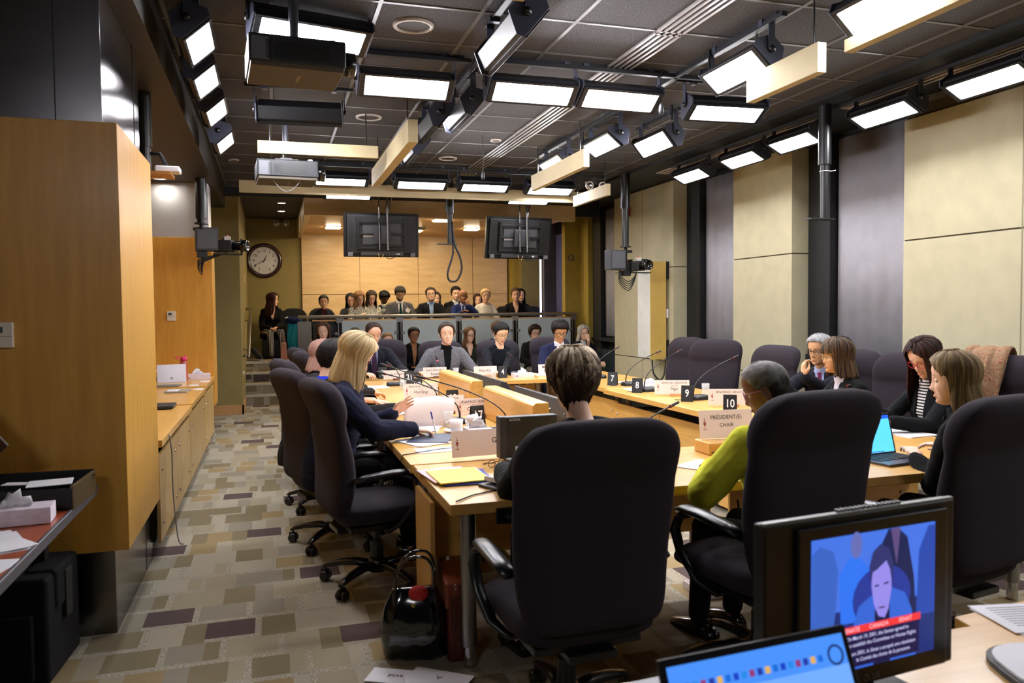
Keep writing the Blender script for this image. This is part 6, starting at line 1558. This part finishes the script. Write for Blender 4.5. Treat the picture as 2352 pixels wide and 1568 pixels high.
o = obj('tissue', q, M_WHITE, t)
papers(-.93, 2.98, 28, 'white papers fanned on the red-brown desk, farther pile', n=4, spread=14, lines=False, z=.728)
papers(-.90, 2.66, -10, 'white papers on the red-brown desk, nearest pile', n=3, spread=14, lines=False, z=.728)
papers(-1.08, 3.10, -50, 'white envelope beside the lilac tissue box', n=2, w=.11, h=.22, lines=False, z=.728)
t = thing('rolling_case', 'black fabric pilot case on the floor under the desk', 'luggage', (-1.10, 3.66, 0), R(-4)); CB = cloth((17,17,20), .75, 300)
obj('body', MB().bb(-.25,.25,-.20,.20,.03,.46), CB, t, bevel=.02); obj('front_pocket', MB().bb(-.2,.2,-.225,-.19,.06,.32), CB, t, bevel=.01); obj('flap', MB().bb(.14,.262,-.12,.10,.30,.472), CB, t, bevel=.02)
obj('strap', MB().bb(.25,.268,-.03,.05,.24,.44), M_BLACK, t, bevel=.004); obj('wheel', MB().cyl((-.2,.2,.03),(-.16,.2,.03),.03).cyl((.16,.2,.03),(.2,.2,.03),.03), M_BLACK, t)
# ------------------------------------------------------------------ bags and cards on the floor
PAT = plain((12,12,14), .12, spec=.8, coat=.6)
t = thing('patent_handbag', 'glossy black patent handbag on the carpet under the head table', 'handbag', (.57, 3.34, 0), R(-14))
rg = []
for zz, a, b in ((0,.125,.06),(.02,.14,.075),(.12,.15,.08),(.22,.13,.06),(.29,.10,.03),(.30,.095,.02)): rg.append([(x+.004*math.sin(x*90+zz*40), y+.006*math.sin(x*70+zz*50), zz) for x, y in rr_ring(a, b, 32, 3)])
obj('body', MB().loft(rg), PAT, t, smooth=True)
for s in (-.022, .022): obj('handle', MB().tube([(-.08,s,.29),(-.075,s,.36),(-.03,s*1.6,.43),(.05,s*2,.44),(.085,s*1.4,.38),(.085,s,.29)], .007, 8), PAT, t, smooth=True)
obj('red_scarf', MB().ell((.02,-.03,.28),(.045,.03,.035),nu=12,nv=8), plain((190,40,36), .8), t, smooth=True); obj('clasp', MB().ell((-.0,-.066,.24),(.009,.005,.009)), plain((200,170,80), .3, .9), t)
t = thing('leather_satchel', 'reddish-brown leather satchel standing beside the patent handbag', 'satchel', (.755, 3.38, 0), R(-8))
obj('body', MB().loft([[(x, y, zz) for x, y in rr_ring(a, .17, 24, 6)] for zz, a in ((0,.045),(.20,.042),(.30,.03),(.33,.012))]), plain((112,48,30), .35), t, smooth=True); obj('gusset', MB().bb(-.03,.03,-.174,-.168,.01,.28).bb(-.012,-.008,-.178,-.17,.01,.28).bb(.008,.012,-.178,-.17,.01,.28), plain((84,34,22), .4), t); obj('flap', MB().bb(-.05,.046,-.16,.17,.22,.335), plain((126,56,34), .35), t, bevel=.012)
t = thing('floor_cards', 'spilled white name cards with upside-down writing on the carpet', 'cards', (.50, 3.09, 0), 0, None)
for k, (x, y, a, s_) in enumerate(((-.09,-.03,8,'Kathy Griffin'), (-.03,.05,-28,'David'), (.12,-.02,-38,'A'))):
    c = obj('card', MB().box((x,y,.003+.004*k),(.26,.12,.003),rz=R(a)), M_PAPER, t); q = MB(); T = Matrix.Translation((x,y,.0052+.004*k)) @ Matrix.Rotation(R(a)+PI,4,'Z') @ Matrix.Rotation(-PI/2,4,'X'); write(q, s_, .042, T, .003); obj('lettering', q, M_INK, c)
obj('blank_card', MB().box((.035,-.06,.018),(.115,.20,.003),rz=R(-2)), M_PAPER, t)
t = thing('floor_socket', 'white floor box with cable under the table between the near chairs', 'floor box', (2.20, 3.60, 0)); obj('plate', MB().box((0,0,.02),(.24,.2,.04)), M_PLATE, t, bevel=.004); obj('cover', MB().cyl((.03,0,.04),(.03,0,.09),.025), M_CHROME, t); obj('cable', MB().tube([(.03,0,.08),(.1,-.05,.12),(.12,-.1,.3),(.1,-.08,.5)],.006,6), M_BLACK, t)
t = thing('floor_socket', 'floor box with metal cap at the right under the head table', 'floor box', (3.25, 3.35, 0)); obj('plate', MB().box((0,0,.02),(.24,.2,.04)), M_MAPLE, t, bevel=.004); obj('cover', MB().cyl((.03,0,.04),(.03,0,.09),.025), M_CHROME, t)
# ------------------------------------------------------------------ operator's desk in the foreground
t = thing('operator_desk', 'light wooden desk in the lower right foreground', 'desk', (1.75, .95, 0)); obj('tabletop', MB().prism([(-1.22,-.7),(1.1,-.7),(1.1,.72),(.62,.64),(-.15,.555),(-.16,.50),(-1.22,.50)], .69, .73), M_MAPLE, t, bevel=.004)
obj('leg', MB().cyl((-1.1,.35,0),(-1.1,.35,.69),.03), M_STEEL2, t); obj('leg', MB().cyl((.9,.4,0),(.9,.4,.69),.03), M_STEEL2, t); obj('leg', MB().cyl((-1.1,-.5,0),(-1.1,-.5,.69),.03), M_STEEL2, t); obj('leg', MB().cyl((.9,-.5,0),(.9,-.5,.69),.03), M_STEEL2, t)
papers(.66, 1.36, 4, 'blank white page at the near desk edge left of the laptop', n=1, lines=False, w=.22, h=.16, z=.73)
papers(1.80, 1.43, -12, 'printed page on the wooden desk at the right edge', n=2, w=.28, h=.17)
t = thing('writing_folder', 'black writing folder with white pad and pen at the lower right', 'folder', (1.62, 1.16, .73), R(-20)); obj('cover', MB().prism(rr_ring(.20,.14,36,3.2), 0, .012), M_BLACK, t); obj('pad', MB().prism(rr_ring(.19,.13,36,3.2), .012, .018), M_PAPER, t); obj('pen', MB().cyl((.0,-.05,.026),(.03,.03,.026),.004), M_DARK, t)
# television monitor showing the hearing
t = thing('broadcast_monitor', 'black monitor showing the speaking witness on a blue-tinted picture', 'monitor', (1.085, 1.25, .715), R(6))
obj('housing', MB().bb(-.245,.245,-.02,.012,.05,.388).bb(-.17,.17,.012,.06,.08,.34), plain((15,15,17), .4), t, bevel=.005)
obj('top_edge', MB().bb(-.245,.245,-.018,-.006,.386,.392), plain((120,124,122), .35), t, bevel=.002)
obj('bezel', MB().bb(-.175,.215,-.030,-.018,.055,.375), plain((12,12,13), .3), t, bevel=.004)
q = MB(); 
for k in range(14): q.bb(-.06+k*.012,-.054+k*.012,-.012,.0,.391,.396)
obj('vent_ridge', q, plain((90,92,92), .4), t); obj('stand', MB().bb(-.12,.12,-.06,.12,.016,.03).bb(-.05,.05,.0,.05,.016,.07), M_BLACK, t, bevel=.004)
q = MB(); write(q, 'LG', .016, Matrix.Translation((.02,-.0312,.068)), .004); q.lathe([(.005,0),(.007,0),(.007,.0006),(.005,.0006)],16,Matrix.Translation((-.006,-.0306,.068)) @ Matrix.Rotation(PI/2,4,'X')); obj('maker_mark', q, M_GREY, t)
SX0, SX1, SZ0, SZ1 = -.145, .175, .092, .352
def SPt(u, v): return (SX0+(SX1-SX0)*u, SZ0+(SZ1-SZ0)*v)
scr = obj('screen', MB().bb(SX0,SX1,-.0318,-.0300,SZ0,SZ1), emis((70,120,235), .34), t)
def sp_(name, pts, col, st, lay):
    m = MB(); y = -.0320-.00022*lay; P = [SPt(u, v) for u, v in pts]
    m.add([(x, y, z) for x, z in P], [tuple(range(len(P)))]); return obj(name, m, emis(col, st*.42), scr)
def ov(cu, cv, ru, rv, n=20, a0=0): return [(cu+ru*math.cos(2*PI*k/n+a0), cv+rv*math.sin(2*PI*k/n+a0)) for k in range(n)]
sp_('picture_background', [(0,0),(1,0),(1,.45),(0,.45)], (24,50,130), .7, 1)
sp_('seated_figure', [(0,0),(.12,0),(.18,.45),(.20,.75),(.16,.9),(.06,.95),(0,.9)], (60,110,215), .7, 2)
sp_('seated_figure', [(.22,.35),(.42,.35),(.46,.60),(.44,.74),(.36,.83),(.28,.83),(.21,.72)], (44,120,250), .8, 2)
sp_('seated_figure', ov(.34,.92,.045,.10), (110,120,200), .7, 3)
sp_('seated_figure', [(.58,.1),(.85,.1),(.82,.6),(.76,.92),(.68,1.0),(.60,1.0),(.52,.85)], (16,36,90), .7, 2)
sp_('seated_figure', [(.62,1.0),(.70,1.0),(.67,.72)], (110,90,150), .6, 3)
sp_('seated_figure', [(.84,.30),(1,.30),(1,.98),(.94,.98),(.86,.80)], (36,80,190), .7, 2)
sp_('chair_shape', ov(.55,.50,.24,.24), (36,62,168), .7, 4)
sp_('speaker_jacket', [(.28,.0),(.84,.0),(.80,.36),(.74,.50),(.62,.56),(.50,.55),(.36,.46),(.31,.30)], (50,104,220), .8, 5)
sp_('speaker_turtleneck', [(.48,.0),(.62,.0),(.61,.45),(.58,.55),(.52,.5),(.49,.40)], (14,30,84), .6, 6)
sp_('speaker_face', [(.47,.74),(.46,.60),(.48,.46),(.52,.36),(.57,.34),(.60,.40),(.625,.55),(.62,.72),(.56,.80)], (150,140,235), .85, 7)
sp_('speaker_hair', [(.455,.60),(.44,.74),(.47,.85),(.53,.90),(.60,.86),(.64,.74),(.63,.58),(.61,.70),(.58,.77),(.50,.71),(.47,.70)], (50,60,130), .6, 8)
sp_('speaker_features', [(.485,.60),(.52,.60),(.52,.585),(.485,.585)], (70,64,140), .6, 9); sp_('speaker_features', [(.56,.605),(.60,.61),(.60,.595),(.56,.59)], (70,64,140), .6, 9); sp_('speaker_features', [(.52,.43),(.57,.43),(.57,.415),(.52,.415)], (110,80,160), .6, 9)
sp_('caption_box', [(.17,.0+.02),(.86,.02),(.86,.27),(.17,.27)], (22,20,78), .7, 10)
sp_('caption_bar', [(.165,.27),(.87,.27),(.87,.325),(.165,.325)], (226,50,56), 1.0, 11)
q = MB(); YL = -.0320-.00022*13
for s_, u, v in (('SENATE', .30, .297), ('CANADA', .52, .297), ('SENAT', .74, .297)):
    x, z = SPt(u, v); write(q, s_, .012, Matrix.Translation((x, YL, z)), .004)
obj('caption_title', q, emis((240,190,200), .42), scr)
q = MB()
for s_, u, v in (('On March 19, 2001, the Senate agreed to', .515, .235), ('agree to establish the Committee on Human Rights', .515, .185), ('Le 19 mars 2001, le Sénat a accepté une résolution', .515, .12), ('le Comité des droits de la personne', .56, .07)):
    x, z = SPt(u, v); write(q, s_, .0105, Matrix.Translation((x, YL, z)), .006, .92)
obj('caption_text', q, emis((200,200,240), .42), scr)
# laptop of the operator
def lp2(l, w, d):
    q = MB()
    cols = ((30,70,200),(40,140,230),(150,60,120),(40,60,170),(230,180,90),(30,110,220))
    for k in range(18):
        m = MB(); x = -w/2+.035+k*(w-.09)/18; m.bb(x, x+.009, -.0050, -.0044, d-.048, d-.038); obj('desktop_icon', m, emis(cols[k % 6], .35), l)
    obj('toolbar', MB().bb(-w/2+.012,w/2-.012,-.0046,-.0043,.02,d-.058), emis((110,165,245), .40), l)
    obj('clock_gadget', MB().lathe([(.012,0),(.016,0),(.016,.0008),(.012,.0008)], 24, Matrix.Translation((w/2-.034,-.0044,d-.042)) @ Matrix.Rotation(PI/2,4,'X')), emis((40,70,140), .3), l)
laptop(.728, .84, 4, 'operator laptop with a light blue desktop at the bottom edge', w=.355, d=.235, open_=112, scr=(72,140,240), st=.40, z=.748, lid=(26,26,30), extra=lp2)
tag(obj('laptop_riser', MB().bb(.56,.91,.74,.95,.73,.747), M_BLACK, bevel=.004), 'black riser box under the operator laptop', 'riser')
# ------------------------------------------------------------------ gallery chairs and things on the landing
GC = cloth((22,22,25), .85)
def gchair(x, y, z, rz, lab):
    t = thing('gallery_chair', lab, 'chair', (x, y, z), R(rz), 'round-backed gallery chairs')
    obj('backrest', MB().loft([[(px, py-.20-.06*k, zz) for px, py in rr_ring(w, .03, 28, 2.6)] for k, (zz, w) in enumerate(((.40,.20),(.55,.245),(.70,.25),(.80,.235),(.87,.19),(.91,.12),(.92,.04)))]), GC, t, smooth=True)
    obj('seat', MB().loft([[(px, py, zz) for px, py in rr_ring(w, w, 28, 3)] for zz, w in ((.36,.21),(.38,.24),(.44,.24),(.46,.21))]), GC, t, smooth=True)
    obj('base', MB().bb(-.2,.2,-.2,.2,.0,.36), M_BLACK, t, bevel=.03)
for x, y, l in ((.30,15.0,'empty black gallery chair on the landing with a teal coat'), (.03,15.1,'gallery chair under the woman in striped trousers'), (.90,14.35,'gallery chair under the young woman in the dark jacket'), (1.53,14.35,'gallery chair under the woman with the pale scarf'), (2.26,14.3,'gallery chair under the bearded man'), (2.82,14.35,'gallery chair under the man in the light blue shirt'), (3.42,14.3,'gallery chair under the bald man'), (3.86,14.3,'gallery chair under the blonde woman in white'), (4.44,14.3,'gallery chair under the woman in the v-neck top'), (4.98,14.3,'empty black gallery chair at the right end of the upper row')):
    gchair(x+.0 if x < .1 or x > .3 else .42, y+.12, .64, 180, l)
t = thing('teal_coat', 'teal and navy coat hanging over the empty landing chair', 'coat', (.30, 14.86, .64)); q = MB(); vs = []
for i in range(9):
    for j in range(10): vs.append((-.02+.03*i+.012*math.sin(j), -.02-.012*math.sin(i*1.7+j*.5)-.01*j, .74-.075*j+.02*math.sin(i)))
q.add(vs, [(i*10+j,i*10+j+1,(i+1)*10+j+1,(i+1)*10+j) for i in range(8) for j in range(9)]); obj('cloth', q, cloth((20,108,128), .8), t, smooth=True, solid=.01)
obj('lining', MB().ell((.08,-.03,.70),(.15,.05,.07),nu=14,nv=8), cloth((22,30,66), .8), t, smooth=True); obj('collar_tag', MB().box((-.03,-.07,.75),(.06,.01,.02),ry=R(-20)), M_WHITE, t)
t = thing('pink_tote', 'pink leather tote standing beside the striped trousers', 'bag', (.21, 14.72, .64)); obj('body', MB().box((0,0,.15),(.12,.10,.30),taper=.7), plain((200,140,126), .5), t, bevel=.01); obj('handle', MB().tube([(-.03,0,.29),(-.02,0,.40),(.02,0,.40),(.03,0,.29)],.006,8), plain((160,100,90), .5), t)
t = thing('black_bag', 'black bag with a grey edge leaning on the landing wall', 'bag', (-.30, 14.6, .64), R(10)); obj('body', MB().box((.03,0,.13),(.07,.3,.26),ry=R(-38)), M_BLACK, t, bevel=.02); obj('trim_edge', MB().box((.065,-.13,.10),(.02,.02,.24),ry=R(-38)), M_GREY, t)
t = thing('toy_koala', 'grey plush koala held by the woman in the pale knitted top', 'plush toy', (1.98, 14.32, 1.42)); obj('body', MB().ell((0,0,.06),(.06,.05,.07)).ell((0,0,.15),(.05,.045,.045)).ell((-.05,0,.18),(.022,.015,.022)).ell((.05,0,.18),(.022,.015,.022)), cloth((150,154,150), .95), t, smooth=True); obj('yellow_flower', MB().ell((.03,-.04,.19),(.02,.015,.015),nu=8,nv=6), plain((220,200,70), .6), t)
t = thing('name_badge', 'diamond-tilted white badge on the bearded man\'s suit', 'badge', (2.36, 14.04, 1.50)); obj('card', MB().box((0,0,0),(.075,.004,.075),ry=R(35)), M_WHITE, t); obj('stripe', MB().box((.012,-.003,.018),(.05,.002,.015),ry=R(35)), plain((226,200,90), .6), t)
# ------------------------------------------------------------------ camera, world, view
cd = bpy.data.cameras.new('camera'); cam = bpy.data.objects.new('camera', cd); COL.objects.link(cam)
cd.sensor_width = 23.5; cd.lens = 1800*23.5/2352; cd.clip_start = .05; cd.clip_end = 60
yaw, pit, rol = .298, .0412, -.01004
f = Vector((math.sin(yaw)*math.cos(pit), math.cos(yaw)*math.cos(pit), -math.sin(pit)))
r = Vector((math.cos(yaw), -math.sin(yaw), 0)); u = r.cross(f)
r2 = r*math.cos(rol)+u*math.sin(rol); u2 = -r*math.sin(rol)+u*math.cos(rol)
cam.matrix_world = Matrix(((r2.x,u2.x,-f.x,0),(r2.y,u2.y,-f.y,0),(r2.z,u2.z,-f.z,1.5),(0,0,0,1)))
cd.dof.use_dof = True; cd.dof.focus_distance = 8.5; cd.dof.aperture_fstop = 3.2
SC.camera = cam
wd = bpy.data.worlds.new('world'); SC.world = wd; wd.use_nodes = True
wd.node_tree.nodes['Background'].inputs[0].default_value = (.5,.55,.7,1); wd.node_tree.nodes['Background'].inputs[1].default_value = .05
SC.view_settings.view_transform = 'Standard'; SC.view_settings.look = 'None'; SC.view_settings.gamma = 1
SC.view_settings.exposure = EXPO; SC.view_settings.use_curve_mapping = False
cy = SC.cycles; cy.use_denoising = True
try: cy.denoiser = 'OPENIMAGEDENOISE'
except Exception: pass
cy.max_bounces = 6; cy.diffuse_bounces = 3; cy.glossy_bounces = 3; cy.transmission_bounces = 4; cy.sample_clamp_indirect = 4
cy.caustics_reflective = False; cy.caustics_refractive = False
bpy.data.scenes.remove(TMP)
for m in list(bpy.data.meshes):
    if m.users == 0: bpy.data.meshes.remove(m)
